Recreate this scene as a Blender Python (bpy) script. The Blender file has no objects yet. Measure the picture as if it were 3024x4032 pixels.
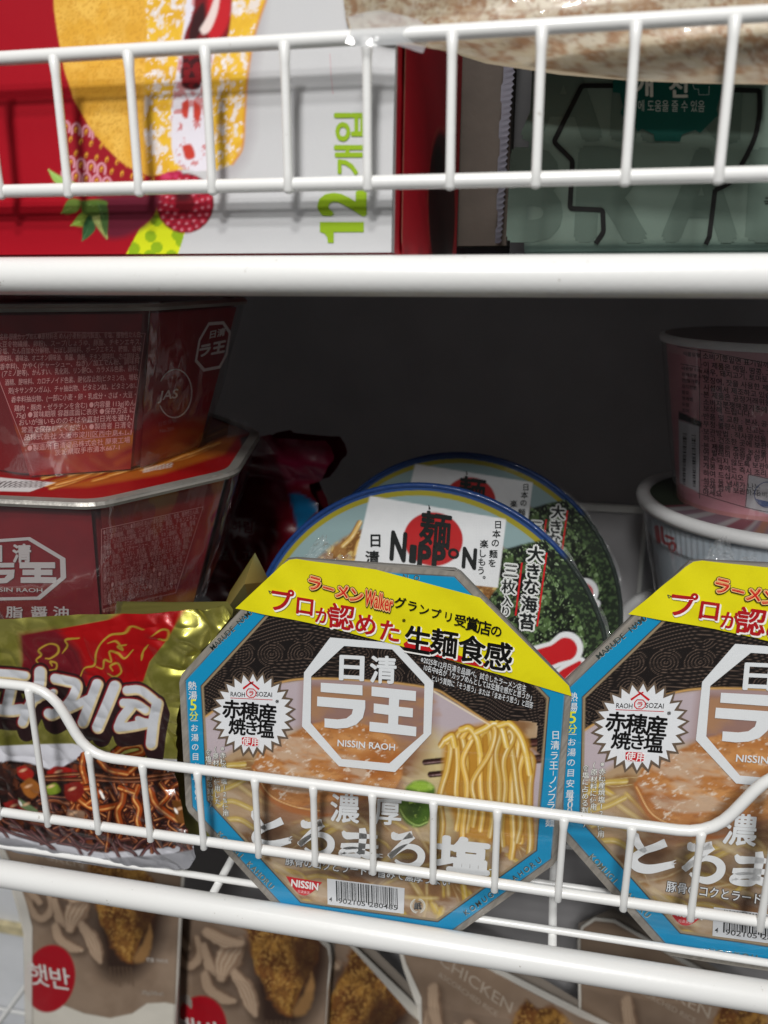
import bpy, math
import numpy as np
from mathutils import Matrix, Vector
from mathutils.geometry import tessellate_polygon

sc = bpy.context.scene
COL = sc.collection
R_ = math.radians

# ------------------------------------------------------------------ camera
F_PX, PITCH, YAW, ROLL = 3212.49, 0.303574, 0.206562, -0.0049656
_F = np.array([-math.sin(YAW)*math.cos(PITCH), math.cos(YAW)*math.cos(PITCH), -math.sin(PITCH)])
_R0 = np.array([math.cos(YAW), math.sin(YAW), 0.0]); _U0 = np.cross(_R0, _F)
_R = _R0*math.cos(ROLL)+_U0*math.sin(ROLL); _U = -_R0*math.sin(ROLL)+_U0*math.cos(ROLL)
cd = bpy.data.cameras.new('camera'); cam = bpy.data.objects.new('camera', cd); COL.objects.link(cam)
cd.sensor_fit = 'VERTICAL'; cd.sensor_height = 36; cd.sensor_width = 27
cd.lens = F_PX/4032*36; cd.clip_start = 0.02; cd.clip_end = 50
cam.matrix_world = Matrix([[_R[i], _U[i], -_F[i], 0] for i in range(3)]+[[0, 0, 0, 1]])
cd.dof.use_dof = True; cd.dof.focus_distance = 0.335; cd.dof.aperture_fstop = 9.0
sc.camera = cam

# ------------------------------------------------------------------ light
W = bpy.data.worlds.new('World'); sc.world = W; W.use_nodes = True
_bg = W.node_tree.nodes['Background']; _bg.inputs[0].default_value = (0.95, 0.98, 1.0, 1); _bg.inputs[1].default_value = 0.06

def lamp(name, el, az, dist, sx, sy, watts, col=(1, 0.99, 0.965)):
    l = bpy.data.lights.new(name, 'AREA'); l.shape = 'RECTANGLE'; l.size = sx; l.size_y = sy; l.energy = watts; l.color = col
    o = bpy.data.objects.new(name, l); COL.objects.link(o)
    p = Vector((-0.05, 0.28, -0.10)); d = Vector((math.sin(R_(az))*math.cos(R_(el)), -math.cos(R_(az))*math.cos(R_(el)), math.sin(R_(el))))
    o.location = p+d*dist; o.rotation_euler = (-d).to_track_quat('-Z', 'Y').to_euler()
    return o
lamp('ceiling_lamp', 39, 3, 1.9, 0.22, 0.13, 19)
lamp('ceiling_lamp', 32, -2, 2.1, 0.2, 0.12, 8)
lamp('ceiling_lamp', 48, 6, 1.9, 0.20, 0.12, 12)
lamp('ceiling_lamp', 57, -25, 2.0, 0.9, 0.3, 6)

vs = sc.view_settings; vs.view_transform = 'Standard'; vs.look = 'None'; vs.gamma = 1; vs.exposure = -0.12; vs.use_curve_mapping = False
sc.render.engine = 'CYCLES'
sc.cycles.max_bounces = 8; sc.cycles.transparent_max_bounces = 12

# ------------------------------------------------------------------ camera maths
def rays(U, V):
    U = np.asarray(U, float); V = np.asarray(V, float)
    return _F[None]+((U-1512)/F_PX)[:, None]*_R[None]-((V-2016)/F_PX)[:, None]*_U[None]
def proj(X):
    d = X@_F; return 1512+F_PX*(X@_R)/d, 2016-F_PX*(X@_U)/d
def at(u, v, y):
    d = rays([u], [v])[0]; return d*y/d[1]
def lin(c):
    c = np.asarray(c, float)/255.0
    return np.where(c <= 0.04045, c/12.92, ((c+0.055)/1.055)**2.4)

def frame(c, yaw=0, tilt=0, roll=0, degrees=True):
    if degrees: yaw, tilt, roll = map(math.radians, (yaw, tilt, roll))
    ex = np.array([math.cos(yaw), math.sin(yaw), 0]); nr = np.cross(ex, [0, 0, 1])
    ez = math.cos(tilt)*np.array([0, 0, 1.])-math.sin(tilt)*nr
    a = ex*math.cos(roll)+ez*math.sin(roll); b = -ex*math.sin(roll)+ez*math.cos(roll)
    return np.array(c, float), a, b, np.cross(a, b)

def fmat(fr, base=(0, 0)):
    c, a, b, n = fr; o = c+a*base[0]+b*base[1]
    return Matrix([[a[i], b[i], n[i], o[i]] for i in range(3)]+[[0, 0, 0, 1]])

class Surf:
    """a (slightly curved) sheet: local x,y on the frame plane, disp() out of it"""
    def __init__(s, fr, disp=None):
        s.fr = fr; s.c, s.a, s.b, s.n = fr; s.disp = disp
    def pos(s, x, y, h=0):
        x = np.asarray(x, float); y = np.asarray(y, float)
        hh = h+(s.disp(x, y) if s.disp else 0)
        hh = np.broadcast_to(hh, x.shape)
        return s.c+x[:, None]*s.a+y[:, None]*s.b+hh[:, None]*s.n
    def inv(s, U, V, h=0):
        d = rays(U, V); dn = d@s.n; hh = np.full(len(d), float(h))
        for k in range(6 if s.disp else 1):
            t = (s.c@s.n+hh)/dn; X = d*t[:, None]-s.c; x = X@s.a; y = X@s.b
            if s.disp: hh = h+s.disp(x, y)
        return x, y

class Cone:
    """a round cup wall: x = angle (0 towards -y), y = height 0 (bottom)..1 (rim)"""
    def __init__(s, xc, yc, z0, r0, z1, r1): s.p = (xc, yc, z0, r0, z1, r1)
    def pos(s, x, y, h=0):
        xc, yc, z0, r0, z1, r1 = s.p; x = np.asarray(x, float); y = np.asarray(y, float); r = r0+(r1-r0)*y+h
        return np.stack([xc+r*np.sin(x), yc-r*np.cos(x), z0+(z1-z0)*y], -1)
    def inv(s, U, V, h=0):
        x = np.full(len(U), -0.6); y = np.full(len(U), 0.5); U = np.asarray(U, float); V = np.asarray(V, float)
        for k in range(25):
            u0, v0 = proj(s.pos(x, y, h)); u1, v1 = proj(s.pos(x+1e-4, y, h)); u2, v2 = proj(s.pos(x, y+1e-4, h))
            a, b, c, d = (u1-u0)/1e-4, (u2-u0)/1e-4, (v1-v0)/1e-4, (v2-v0)/1e-4
            D = a*d-b*c; D = np.where(abs(D) < 1e-3, 1e-3, D); eu, ev = U-u0, V-v0
            x = np.clip(x+np.clip((d*eu-b*ev)/D, -.2, .2), -1.5, 1.2); y = y+np.clip((-c*eu+a*ev)/D, -.3, .3)
        return x, y

# ------------------------------------------------------------------ painting
def _lat(seed):
    return np.random.default_rng(seed).random((64, 64))
_LC = {}
def vnoise(x, y, s, seed=0):
    if seed not in _LC: _LC[seed] = _lat(seed)
    L = _LC[seed]; x = x/s+17.3; y = y/s+9.1; i = np.floor(x).astype(int); j = np.floor(y).astype(int)
    fx = x-i; fy = y-j; fx = fx*fx*(3-2*fx); fy = fy*fy*(3-2*fy)
    g = lambda a, b: L[a % 64, b % 64]
    return (g(i, j)*(1-fx)+g(i+1, j)*fx)*(1-fy)+(g(i, j+1)*(1-fx)+g(i+1, j+1)*fx)*fy
def fbm(x, y, s, seed=0, n=4):
    o = 0; a = 0.5; t = 0
    for k in range(n):
        o = o+a*vnoise(x, y, s, seed+k); t += a; a *= 0.55; s *= 0.5
    return o/t
def sm(a, b, x):
    t = np.clip((x-a)/(b-a), 0, 1); return t*t*(3-2*t)
def spl(pts, n=8):
    """Catmull-Rom through pts"""
    P = np.array(pts, float)
    if len(P) < 3: return P
    Q = np.vstack([2*P[0]-P[1], P, 2*P[-1]-P[-2]]); out = []
    for i in range(1, len(Q)-2):
        for t in np.linspace(0, 1, n, endpoint=False):
            a, b, c, d = Q[i-1], Q[i], Q[i+1], Q[i+2]
            out.append(0.5*(2*b+(c-a)*t+(2*a-5*b+4*c-d)*t*t+(3*b-a-3*c+d)*t**3))
    out.append(P[-1]); return np.array(out)

class Cv:
    def __init__(s, U, V, base, alpha=0.0):
        s.U, s.V = U, V; s.C = np.tile(lin(base), (len(U), 1)); s.A = np.full(len(U), float(alpha))
    def put(s, m, col, alpha=None, idx=None):
        col = lin(col) if not (isinstance(col, np.ndarray) and col.ndim == 2) else col
        if idx is None:
            s.C = s.C*(1-m[:, None])+col*m[:, None]
            if alpha is not None: s.A = s.A*(1-m)+alpha*m
        else:
            s.C[idx] = s.C[idx]*(1-m[:, None])+col*m[:, None]
            if alpha is not None: s.A[idx] = s.A[idx]*(1-m)+alpha*m
    def _bb(s, P, pad):
        P = np.asarray(P, float)
        return np.nonzero((s.U > P[:, 0].min()-pad) & (s.U < P[:, 0].max()+pad) & (s.V > P[:, 1].min()-pad) & (s.V < P[:, 1].max()+pad))[0]
    def sdf(s, P, idx):
        P = np.asarray(P, float); x = s.U[idx]; y = s.V[idx]; ins = np.zeros(len(x), bool); d = np.full(len(x), 1e9)
        for k in range(len(P)):
            x0, y0 = P[k-1]; x1, y1 = P[k]; ex, ey = x1-x0, y1-y0; L = ex*ex+ey*ey+1e-9
            t = np.clip(((x-x0)*ex+(y-y0)*ey)/L, 0, 1); d = np.minimum(d, np.hypot(x-x0-t*ex, y-y0-t*ey))
            if y1 != y0: ins ^= ((y0 > y) != (y1 > y)) & (x < (x1-x0)*(y-y0)/(y1-y0)+x0)
        return np.where(ins, -d, d)
    def poly(s, P, col, soft=3, alpha=None, op=1.0, smooth=False, nz=0, ns=30):
        if smooth: P = spl(list(P)+[P[0]], 6)
        idx = s._bb(P, soft*2+nz)
        if len(idx) == 0: return
        d = s.sdf(P, idx)
        if nz: d = d+(fbm(s.U[idx], s.V[idx], ns, 3)-.5)*2*nz
        s.put(np.clip(0.5-d/(2*soft), 0, 1)*op, col, alpha, idx)
    def ell(s, cx, cy, rx, ry, col, ang=0, soft=3, alpha=None, op=1.0):
        a = math.radians(ang); ca, sa = math.cos(a), math.sin(a); r = max(rx, ry)+soft*2
        idx = np.nonzero((abs(s.U-cx) < r) & (abs(s.V-cy) < r))[0]
        if len(idx) == 0: return
        x = s.U[idx]-cx; y = s.V[idx]-cy; q = np.hypot((x*ca+y*sa)/rx, (-x*sa+y*ca)/ry)
        s.put(np.clip(0.5-(q-1)*min(rx, ry)/(2*soft), 0, 1)*op, col, alpha, idx)
    def dist(s, P, idx):
        P = np.asarray(P, float); x = s.U[idx]; y = s.V[idx]; best = np.full(len(x), 1e9); tt = np.zeros(len(x)); sg = np.zeros(len(x)); n = len(P)-1
        for k in range(n):
            x0, y0 = P[k]; x1, y1 = P[k+1]; ex, ey = x1-x0, y1-y0; L = ex*ex+ey*ey+1e-9
            t = np.clip(((x-x0)*ex+(y-y0)*ey)/L, 0, 1); d = np.hypot(x-x0-t*ex, y-y0-t*ey); m = d < best
            best = np.where(m, d, best); tt = np.where(m, (k+t)/n, tt); sg = np.where(m, ((x-x0)*ey-(y-y0)*ex)/math.sqrt(L), sg)
        return best, tt, sg
    def stroke(s, P, w, col, soft=2.5, alpha=None, op=1.0, smooth=True):
        P = spl(P) if smooth else np.asarray(P, float)
        w = np.atleast_1d(w).astype(float); idx = s._bb(P, w.max()/2+soft*2)
        if len(idx) == 0: return
        d, t, g = s.dist(P, idx); ww = np.interp(t, np.linspace(0, 1, len(w)), w)/2
        s.put(np.clip(0.5-(d-ww)/(2*soft), 0, 1)*op, col, alpha, idx)
    def tube(s, P, w, mid, dark, light, hl=-0.25, op=1.0, soft=2.5, edge=None, alpha=None):
        """a noodle: a rounded strand with a lighter streak"""
        P = spl(P); idx = s._bb(P, w+6)
        if len(idx) == 0: return
        d, t, g = s.dist(P, idx); r = w/2; q = np.clip(g/r, -1, 1)
        m = np.clip(0.5-(d-r)/(2*soft), 0, 1)*op
        C = lin(mid)[None]+np.zeros((len(idx), 3)); k = sm(.45, 1, abs(q+.1))[:, None]; C = C*(1-k)+lin(dark)*k
        k = (np.exp(-((q-hl)/.22)**2)*(.25+.75*vnoise(t*9+P[0, 0], t*0+P[0, 1], 1, 5)))[:, None]; C = C*(1-k)+lin(light)*k
        s.put(m, C, alpha, idx)
    def fan(s, P, w, mid, dark, light, nr=5, op=1.0, soft=4):
        """a torn strip of meat: fine ridges running along it, darker underside"""
        P = spl(P); w = np.atleast_1d(w).astype(float); idx = s._bb(P, w.max()/2+10)
        if len(idx) == 0: return
        d, t, g = s.dist(P, idx); r = np.interp(t, np.linspace(0, 1, len(w)), w)/2*(1+.25*(vnoise(s.U[idx], s.V[idx], 14, 77)-.5)); q = np.clip(g/r, -1, 1)
        m = np.clip(0.5-(d-r)/(2*soft), 0, 1)*op; k = (.5+.5*np.sin(q*3.1*nr+2*vnoise(s.U[idx], s.V[idx], 22, 78)))*.75
        C = lin(mid)[None]*(1-k[:, None])+lin(light)[None]*k[:, None]; k2 = sm(.25, 1, q)[:, None]*.8; C = C*(1-k2)+lin(dark)*k2; s.put(m, C, None, idx)
    def mot(s, P, col, scale, thr, seed=1, soft=.08, op=1.0, sx=1, sy=1, ang=0, alpha=None, smooth=True):
        """speckle a region with noise patches"""
        if P is None: idx = np.arange(len(s.U)); mm = 1
        else:
            P = spl(list(P)+[P[0]], 6) if smooth else P
            idx = s._bb(P, 8)
            if len(idx) == 0: return
            mm = np.clip(0.5-s.sdf(P, idx)/10, 0, 1)
        a = math.radians(ang); x = s.U[idx]; y = s.V[idx]; x, y = (x*math.cos(a)+y*math.sin(a))/sx, (-x*math.sin(a)+y*math.cos(a))/sy
        f = fbm(x, y, scale, seed); s.put(sm(thr-soft, thr+soft, f)*mm*op, col, alpha, idx)

# ------------------------------------------------------------------ mesh builders
class MB:
    """collects geometry in world space with colours; build() links one mesh"""
    def __init__(s): s.v = []; s.f = []; s.c = []; s.n = 0; s.sm = []
    def add(s, X, faces, col=None, alpha=0.0, smooth=False):
        X = np.asarray(X, float); s.v.append(X)
        if col is None: col = np.full((len(X), 3), .8)
        col = np.asarray(col, float)
        if col.ndim == 1: col = np.tile(col, (len(X), 1))
        a = np.broadcast_to(alpha, (len(X),)); s.c.append(np.c_[col, a])
        k = s.n; s.f += [tuple(int(i)+k for i in f) for f in faces]; s.sm += [smooth]*len(faces); s.n += len(X)
    def build(s, name, mat, root=None):
        V = np.vstack(s.v); me = bpy.data.meshes.new(name)
        if root is not None:
            M = np.array(root.matrix_world.inverted()); V = V@M[:3, :3].T+M[:3, 3]
        me.from_pydata(V.tolist(), [], s.f); me.materials.append(mat)
        me.polygons.foreach_set('use_smooth', s.sm)
        ca = me.color_attributes.new('Col', 'FLOAT_COLOR', 'POINT'); ca.data.foreach_set('color', np.vstack(s.c).astype(np.float32).ravel())
        me.update(); o = bpy.data.objects.new(name, me); COL.objects.link(o)
        if root is not None: o.parent = root
        return o
    # solids
    def box(s, p0, p1, col=None, M=None):
        x0, y0, z0 = p0; x1, y1, z1 = p1
        V = np.array([(x, y, z) for z in (z0, z1) for y in (y0, y1) for x in (x0, x1)], float)
        if M is not None: V = V@M[:, :3].T+M[:, 3]
        s.add(V, [(0, 2, 3, 1), (4, 5, 7, 6), (0, 1, 5, 4), (2, 6, 7, 3), (0, 4, 6, 2), (1, 3, 7, 5)], col)
    def tube(s, P, r, col=None, n=14, cap=True):
        P = np.asarray(P, float); T = np.gradient(P, axis=0); T /= np.linalg.norm(T, axis=1)[:, None]
        up = np.array([0, 0, 1.]) if abs(T[0, 2]) < .9 else np.array([0, 1., 0]); rings = []
        r = np.broadcast_to(r, (len(P),)); PP = list(P); rr = list(r); TT = list(T)
        if cap:
            for e, sg in ((0, -1), (-1, 1)):
                for k, (o, q) in enumerate(((.55, .82), (.85, .5), (1, .12))):
                    c = P[e]+sg*T[e]*r[e]*o*.6
                    if e == 0: PP.insert(0, c); rr.insert(0, r[0]*q); TT.insert(0, T[0])
                    else: PP.append(c); rr.append(r[-1]*q); TT.append(T[-1])
        th = np.linspace(0, 2*np.pi, n, endpoint=False)
        for p, t, q in zip(PP, TT, rr):
            a = np.cross(t, up); a /= np.linalg.norm(a); b = np.cross(t, a); up = -b if False else up
            rings.append(p+q*(np.cos(th)[:, None]*a+np.sin(th)[:, None]*b))
        V = np.vstack(rings); F = []
        for i in range(len(rings)-1):
            for j in range(n):
                F.append((i*n+j, i*n+(j+1) % n, (i+1)*n+(j+1) % n, (i+1)*n+j))
        F.append(tuple(range(n-1, -1, -1))); F.append(tuple((len(rings)-1)*n+j for j in range(n)))
        s.add(V, F, col, smooth=True)
    def loft(s, rings, col=None, close=True, cap0=False, cap1=False, smooth=True):
        n = len(rings[0]); V = np.vstack(rings); F = []
        for i in range(len(rings)-1):
            for j in range(n if close else n-1):
                F.append((i*n+j, i*n+(j+1) % n, (i+1)*n+(j+1) % n, (i+1)*n+j))
        if cap0: F.append(tuple(range(n-1, -1, -1)))
        if cap1: F.append(tuple((len(rings)-1)*n+j for j in range(n)))
        s.add(V, F, col, smooth=smooth)

def spans(P, y):
    xs = []
    for k in range(len(P)):
        (x0, y0), (x1, y1) = P[k-1], P[k]
        if min(y0, y1)-1e-9 <= y <= max(y0, y1)+1e-9 and abs(y1-y0) > 1e-12: xs.append(x0+(x1-x0)*(y-y0)/(y1-y0))
        elif abs(y1-y0) <= 1e-12 and abs(y-y0) < 1e-9: xs += [x0, x1]
    return (min(xs), max(xs)) if xs else (0, 0)
def sheet(mb, S, P, nr, nc, paint, h=0):
    """fill the convex local outline P of surface S with a painted grid"""
    P = np.asarray(P, float); ys = np.linspace(P[:, 1].min(), P[:, 1].max(), nr); X = []; Y = []
    for y in ys:
        a, b = spans(P, y); X.append(np.linspace(a, b, nc)); Y.append(np.full(nc, y))
    X = np.concatenate(X); Y = np.concatenate(Y); W3 = S.pos(X, Y, h); U, V = proj(W3)
    cv = paint(U, V); i = np.arange(nr*nc).reshape(nr, nc)
    F = np.stack([i[:-1, :-1], i[:-1, 1:], i[1:, 1:], i[1:, :-1]], -1).reshape(-1, 4)
    mb.add(W3, F.tolist(), cv.C, cv.A, smooth=True); return cv

LAY = 0.00013
def ovl(mb, S, P, col, layer=1, alpha=0.0, holes=(), smooth=False, base=0):
    """flat overlay polygon given in photo pixels, laid on surface S"""
    if smooth: P = spl(list(P)+[P[0]], 6)[:-1]
    loops = [np.asarray(P, float)]+[np.asarray(h, float) for h in holes]
    tris = tessellate_polygon([[Vector((p[0], p[1], 0)) for p in L] for L in loops])
    A = np.vstack(loops); h = base+LAY*layer; x, y = S.inv(A[:, 0], A[:, 1], h); mb.add(S.pos(x, y, h), tris, lin(col), alpha)
def stroke_poly(P, w, smooth=True):
    P = spl(P, 8) if smooth else np.asarray(P, float); w = np.atleast_1d(w).astype(float); t = np.linspace(0, 1, len(P)); ww = np.interp(t, np.linspace(0, 1, len(w)), w)/2
    T = np.gradient(P, axis=0); T /= np.linalg.norm(T, axis=1)[:, None]+1e-9; N = np.c_[-T[:, 1], T[:, 0]]
    return P, ww, N
def line(mb, S, P, w, col, layer=1, smooth=False, alpha=0.0, closed=False, base=0):
    if closed: P = list(P)+[P[0]]
    P, ww, N = stroke_poly(P, w, smooth); h = base+LAY*layer
    A = np.vstack([P+N*ww[:, None], P-N*ww[:, None]]); n = len(P)
    x, y = S.inv(A[:, 0], A[:, 1], h); mb.add(S.pos(x, y, h), [(i, i+1, n+i+1, n+i) for i in range(n-1)], lin(col), alpha)

_GC = {}
def glyphs(s, off):
    k = (s, off)
    if k not in _GC:
        c = bpy.data.curves.new('lettering', 'FONT'); c.body = s; c.size = 1; c.offset = off; c.resolution_u = 3
        o = bpy.data.objects.new('lettering', c); m = o.to_mesh(); ev = o
        V = np.array([v.co[:2] for v in m.vertices]) if len(m.vertices) else np.zeros((0, 2)); Fs = [tuple(p.vertices) for p in m.polygons]
        ev.to_mesh_clear(); bpy.data.objects.remove(o); bpy.data.curves.remove(c); _GC[k] = (V, Fs)
    return _GC[k]
def text(mb, S, s, x, y, size, col, a=0, ua=None, off=.0, w=None, layer=2, anc='l', halo=None, alpha=0.0, sx=1.0, base=0, h=None):
    """lettering at photo pixel x,y (baseline left, or centre of the word with anc='c')"""
    if halo is not None:
        for k, (hc, ho) in enumerate(halo): text(mb, S, s, x, y, size, hc, a, ua, off+ho, w, layer-.5*(len(halo)-k)*1.0, anc, None, alpha, sx, base, h)
    big = size*sx > 34; go = 0 if big else min(off, .008); V, Fs = glyphs(s, round(go, 4)); rad = off-go
    if len(V) == 0: return
    V0, _ = glyphs(s, 0.0); mn, mx = V0.min(0), V0.max(0)
    if w is not None: sx = w/((mx[0]-mn[0])*size)
    if h is not None: size_y = h/(mx[1]-mn[1])
    else: size_y = size
    ua = a*.5 if ua is None else ua
    e = np.array([math.cos(R_(a)), math.sin(R_(a))]); u = np.array([math.sin(R_(ua)), -math.cos(R_(ua))])
    if rad < .006: offs = [(0, 0)]
    else:
        nd = 4 if rad < .016 else (6 if rad < .04 else 9); offs = [(rad*math.cos(t), rad*math.sin(t)) for t in np.linspace(.4, .4+2*math.pi, nd, endpoint=False)]
        if rad > .05: offs += [(0, 0)]
    for k, (ox, oy) in enumerate(offs):
        Q = V+np.array([ox, oy])-(np.array([mn[0], 0]) if anc == 'l' else (mn+mx)/2)
        P = np.array([x, y])+Q[:, :1]*size*sx*e+Q[:, 1:]*size_y*u
        hh = base+LAY*layer+k*.000011; X, Y = S.inv(P[:, 0], P[:, 1], hh); mb.add(S.pos(X, Y, hh), Fs, lin(col), alpha)
def vtext(mb, S, s, x, y, size, step, col, dx=0, **k):
    for i, ch in enumerate(s):
        if ch != ' ': text(mb, S, ch, x+dx*i, y+step*i, size, col, anc='c', **k)

# ------------------------------------------------------------------ materials
def mat_new(name):
    m = bpy.data.materials.new(name); m.use_nodes = True; return m, m.node_tree.nodes, m.node_tree.links
def bump(N, L, scale, strength, dist=.001, stretch=(1, 1, 1), detail=4, extra=None):
    tc = N.new('ShaderNodeTexCoord'); mp = N.new('ShaderNodeMapping'); mp.inputs['Scale'].default_value = stretch
    nz = N.new('ShaderNodeTexNoise'); nz.inputs['Scale'].default_value = scale; nz.inputs['Detail'].default_value = detail
    b = N.new('ShaderNodeBump'); b.inputs['Strength'].default_value = strength; b.inputs['Distance'].default_value = dist
    L.new(tc.outputs['Object'], mp.inputs[0]); L.new(mp.outputs[0], nz.inputs[0]); L.new(nz.outputs[0], b.inputs['Height']); return b, nz, mp
def print_mat(name, rough=.45, coat=.0, crough=.08, bs=120, bst=.08, stretch=(1, 1, 1), gain=1.0, bd=.001, spec=.35):
    """printed board or film: the print's own colours, alpha = metallic share"""
    m, N, L = mat_new(name); p = N['Principled BSDF']; a = N.new('ShaderNodeAttribute'); a.attribute_name = 'Col'
    grain = N.new('ShaderNodeTexNoise'); grain.inputs['Scale'].default_value = 2600; tc = N.new('ShaderNodeTexCoord'); L.new(tc.outputs['Object'], grain.inputs[0])
    mr = N.new('ShaderNodeMapRange'); mr.inputs[3].default_value = .93*gain; mr.inputs[4].default_value = 1.07*gain; L.new(grain.outputs[0], mr.inputs[0])
    vm = N.new('ShaderNodeVectorMath'); vm.operation = 'SCALE'; L.new(a.outputs['Color'], vm.inputs[0]); L.new(mr.outputs[0], vm.inputs['Scale'])
    L.new(vm.outputs[0], p.inputs['Base Color']); L.new(a.outputs['Alpha'], p.inputs['Metallic'])
    p.inputs['Roughness'].default_value = rough; p.inputs['Coat Weight'].default_value = coat; p.inputs['Coat Roughness'].default_value = crough; p.inputs['Specular IOR Level'].default_value = spec
    b, _, _ = bump(N, L, bs, bst, bd, stretch); L.new(b.outputs[0], p.inputs['Normal']); L.new(b.outputs[0], p.inputs['Coat Normal']); return m
def plain_mat(name, col, rough=.5, metal=0, bs=200, bst=.05, var=.06, coat=0, vs=60):
    m, N, L = mat_new(name); p = N['Principled BSDF']; b, _, _ = bump(N, L, bs, bst)
    nz = N.new('ShaderNodeTexNoise'); nz.inputs['Scale'].default_value = vs; nz.inputs['Detail'].default_value = 6; tc = N.new('ShaderNodeTexCoord'); L.new(tc.outputs['Object'], nz.inputs[0])
    cr = N.new('ShaderNodeValToRGB'); c = lin(col); cr.color_ramp.elements[0].position = .3; cr.color_ramp.elements[1].position = .7
    cr.color_ramp.elements[0].color = (*[float(x)*(1-var) for x in c], 1); cr.color_ramp.elements[1].color = (*[min(1, float(x)*(1+var)) for x in c], 1)
    L.new(nz.outputs[0], cr.inputs[0]); L.new(cr.outputs[0], p.inputs['Base Color']); L.new(b.outputs[0], p.inputs['Normal'])
    p.inputs['Roughness'].default_value = rough; p.inputs['Metallic'].default_value = metal; p.inputs['Coat Weight'].default_value = coat; return m
def enamel_mat():
    """white powder-coated wire with a few scuffs and dust specks"""
    m, N, L = mat_new('white_enamel'); p = N['Principled BSDF']; tc = N.new('ShaderNodeTexCoord')
    a = N.new('ShaderNodeTexNoise'); a.inputs['Scale'].default_value = 240; a.inputs['Detail'].default_value = 8; a.inputs['Roughness'].default_value = .7
    g = N.new('ShaderNodeTexNoise'); g.inputs['Scale'].default_value = 14
    L.new(tc.outputs['Object'], a.inputs[0]); L.new(tc.outputs['Object'], g.inputs[0])
    cr = N.new('ShaderNodeValToRGB'); e = cr.color_ramp.elements; e[0].position = .305; e[0].color = (.30, .25, .18, 1); e[1].position = .345; e[1].color = (.86, .86, .85, 1)
    L.new(a.outputs[0], cr.inputs[0]); mx = N.new('ShaderNodeMix'); mx.data_type = 'RGBA'; mx.inputs[0].default_value = .5
    c2 = N.new('ShaderNodeValToRGB'); c2.color_ramp.elements[0].color = (.80, .80, .775, 1); c2.color_ramp.elements[1].color = (.88, .88, .88, 1); L.new(g.outputs[0], c2.inputs[0])
    L.new(cr.outputs[0], mx.inputs[6]); L.new(c2.outputs[0], mx.inputs[7]); L.new(mx.outputs[2], p.inputs['Base Color'])
    b, _, _ = bump(N, L, 380, .10, .0006); L.new(b.outputs[0], p.inputs['Normal'])
    p.inputs['Roughness'].default_value = .34; p.inputs['Coat Weight'].default_value = .25; p.inputs['Coat Roughness'].default_value = .15; return m
def film_mat(name='clear_film', haze=.05, bs=60, bst=.6, stretch=(1, 1, 1), tint=(1, 1, 1), spec=1.0, bd=.002):
    """thin clear wrap: mostly see-through, mirror glints on its creases"""
    m, N, L = mat_new(name); N.remove(N['Principled BSDF']); out = N['Material Output']
    tr = N.new('ShaderNodeBsdfTransparent'); tr.inputs[0].default_value = (*tint, 1); gl = N.new('ShaderNodeBsdfGlossy'); gl.inputs['Roughness'].default_value = .07
    df = N.new('ShaderNodeBsdfDiffuse'); df.inputs[0].default_value = (.85, .87, .9, 1)
    b, nz, mp = bump(N, L, bs, bst, .002, stretch, 3); L.new(b.outputs[0], gl.inputs['Normal'])
    lw = N.new('ShaderNodeLayerWeight'); lw.inputs[0].default_value = .5; L.new(b.outputs[0], lw.inputs['Normal'])
    pw_ = N.new('ShaderNodeMath'); pw_.operation = 'POWER'; pw_.inputs[1].default_value = 4; L.new(lw.outputs['Facing'], pw_.inputs[0])
    mu = N.new('ShaderNodeMath'); mu.operation = 'MULTIPLY_ADD'; mu.inputs[1].default_value = .75; mu.inputs[2].default_value = .055*spec; L.new(pw_.outputs[0], mu.inputs[0]); mu.use_clamp = True
    m1 = N.new('ShaderNodeMixShader'); m2 = N.new('ShaderNodeMixShader'); m1.inputs[0].default_value = haze
    b.inputs['Distance'].default_value = bd; L.new(tr.outputs[0], m1.inputs[1]); L.new(df.outputs[0], m1.inputs[2]); L.new(mu.outputs[0], m2.inputs[0]); L.new(m1.outputs[0], m2.inputs[1]); L.new(gl.outputs[0], m2.inputs[2])
    L.new(m2.outputs[0], out.inputs[0]); return m

M_WIRE = enamel_mat()
M_LID = print_mat('lid_print', .40, .5, .07, 38, .22)
M_CARD = print_mat('carton_print', .6, .03, .3, 90, .10, spec=.2)
M_PACK = print_mat('foil_pack_print', .33, .35, .12, 70, .20)
M_POUCH = print_mat('pouch_print', .42, .12, .18, 40, .12)
M_BOWLRED = print_mat('red_cup_print', .38, .5, .12, 40, .08)
M_CUP = print_mat('cup_print', .42, .15, .2, 60, .05)
M_FILM = film_mat()
M_SILVER = plain_mat('silver_board', (150, 146, 140), .38, .35, 300, .25, .15)
M_WHITEP = plain_mat('white_plastic', (215, 217, 218), .45)

# ------------------------------------------------------------------ things
def prop(o, label=None, cat=None, group=None, kind=None):
    if label: o['label'] = label
    if cat: o['category'] = cat
    if group: o['group'] = group
    if kind: o['kind'] = kind
    return o
def thing(name, label, cat, M, group=None):
    o = bpy.data.objects.new(name, None); o.empty_display_size = .01; COL.objects.link(o)
    if not isinstance(M, Matrix): M = Matrix.Translation(Vector([float(t) for t in M]))
    o.matrix_world = M; prop(o, label, cat, group)
    o.matrix_basis = M; bpy.context.view_layer.update(); return o
def copy_tree(root, M, label):
    r = root.copy(); COL.objects.link(r); r.matrix_basis = M; r['label'] = label
    for ch in list(root.children):
        c = ch.copy(); COL.objects.link(c); c.parent = r
        for g in ch.children:
            d = g.copy(); COL.objects.link(d); d.parent = c
    return r
def Qm(ox, oy, s):
    """crop coordinates -> photo pixels"""
    return lambda *P: [(ox+x/s, oy+y/s) for x, y in P]

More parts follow.
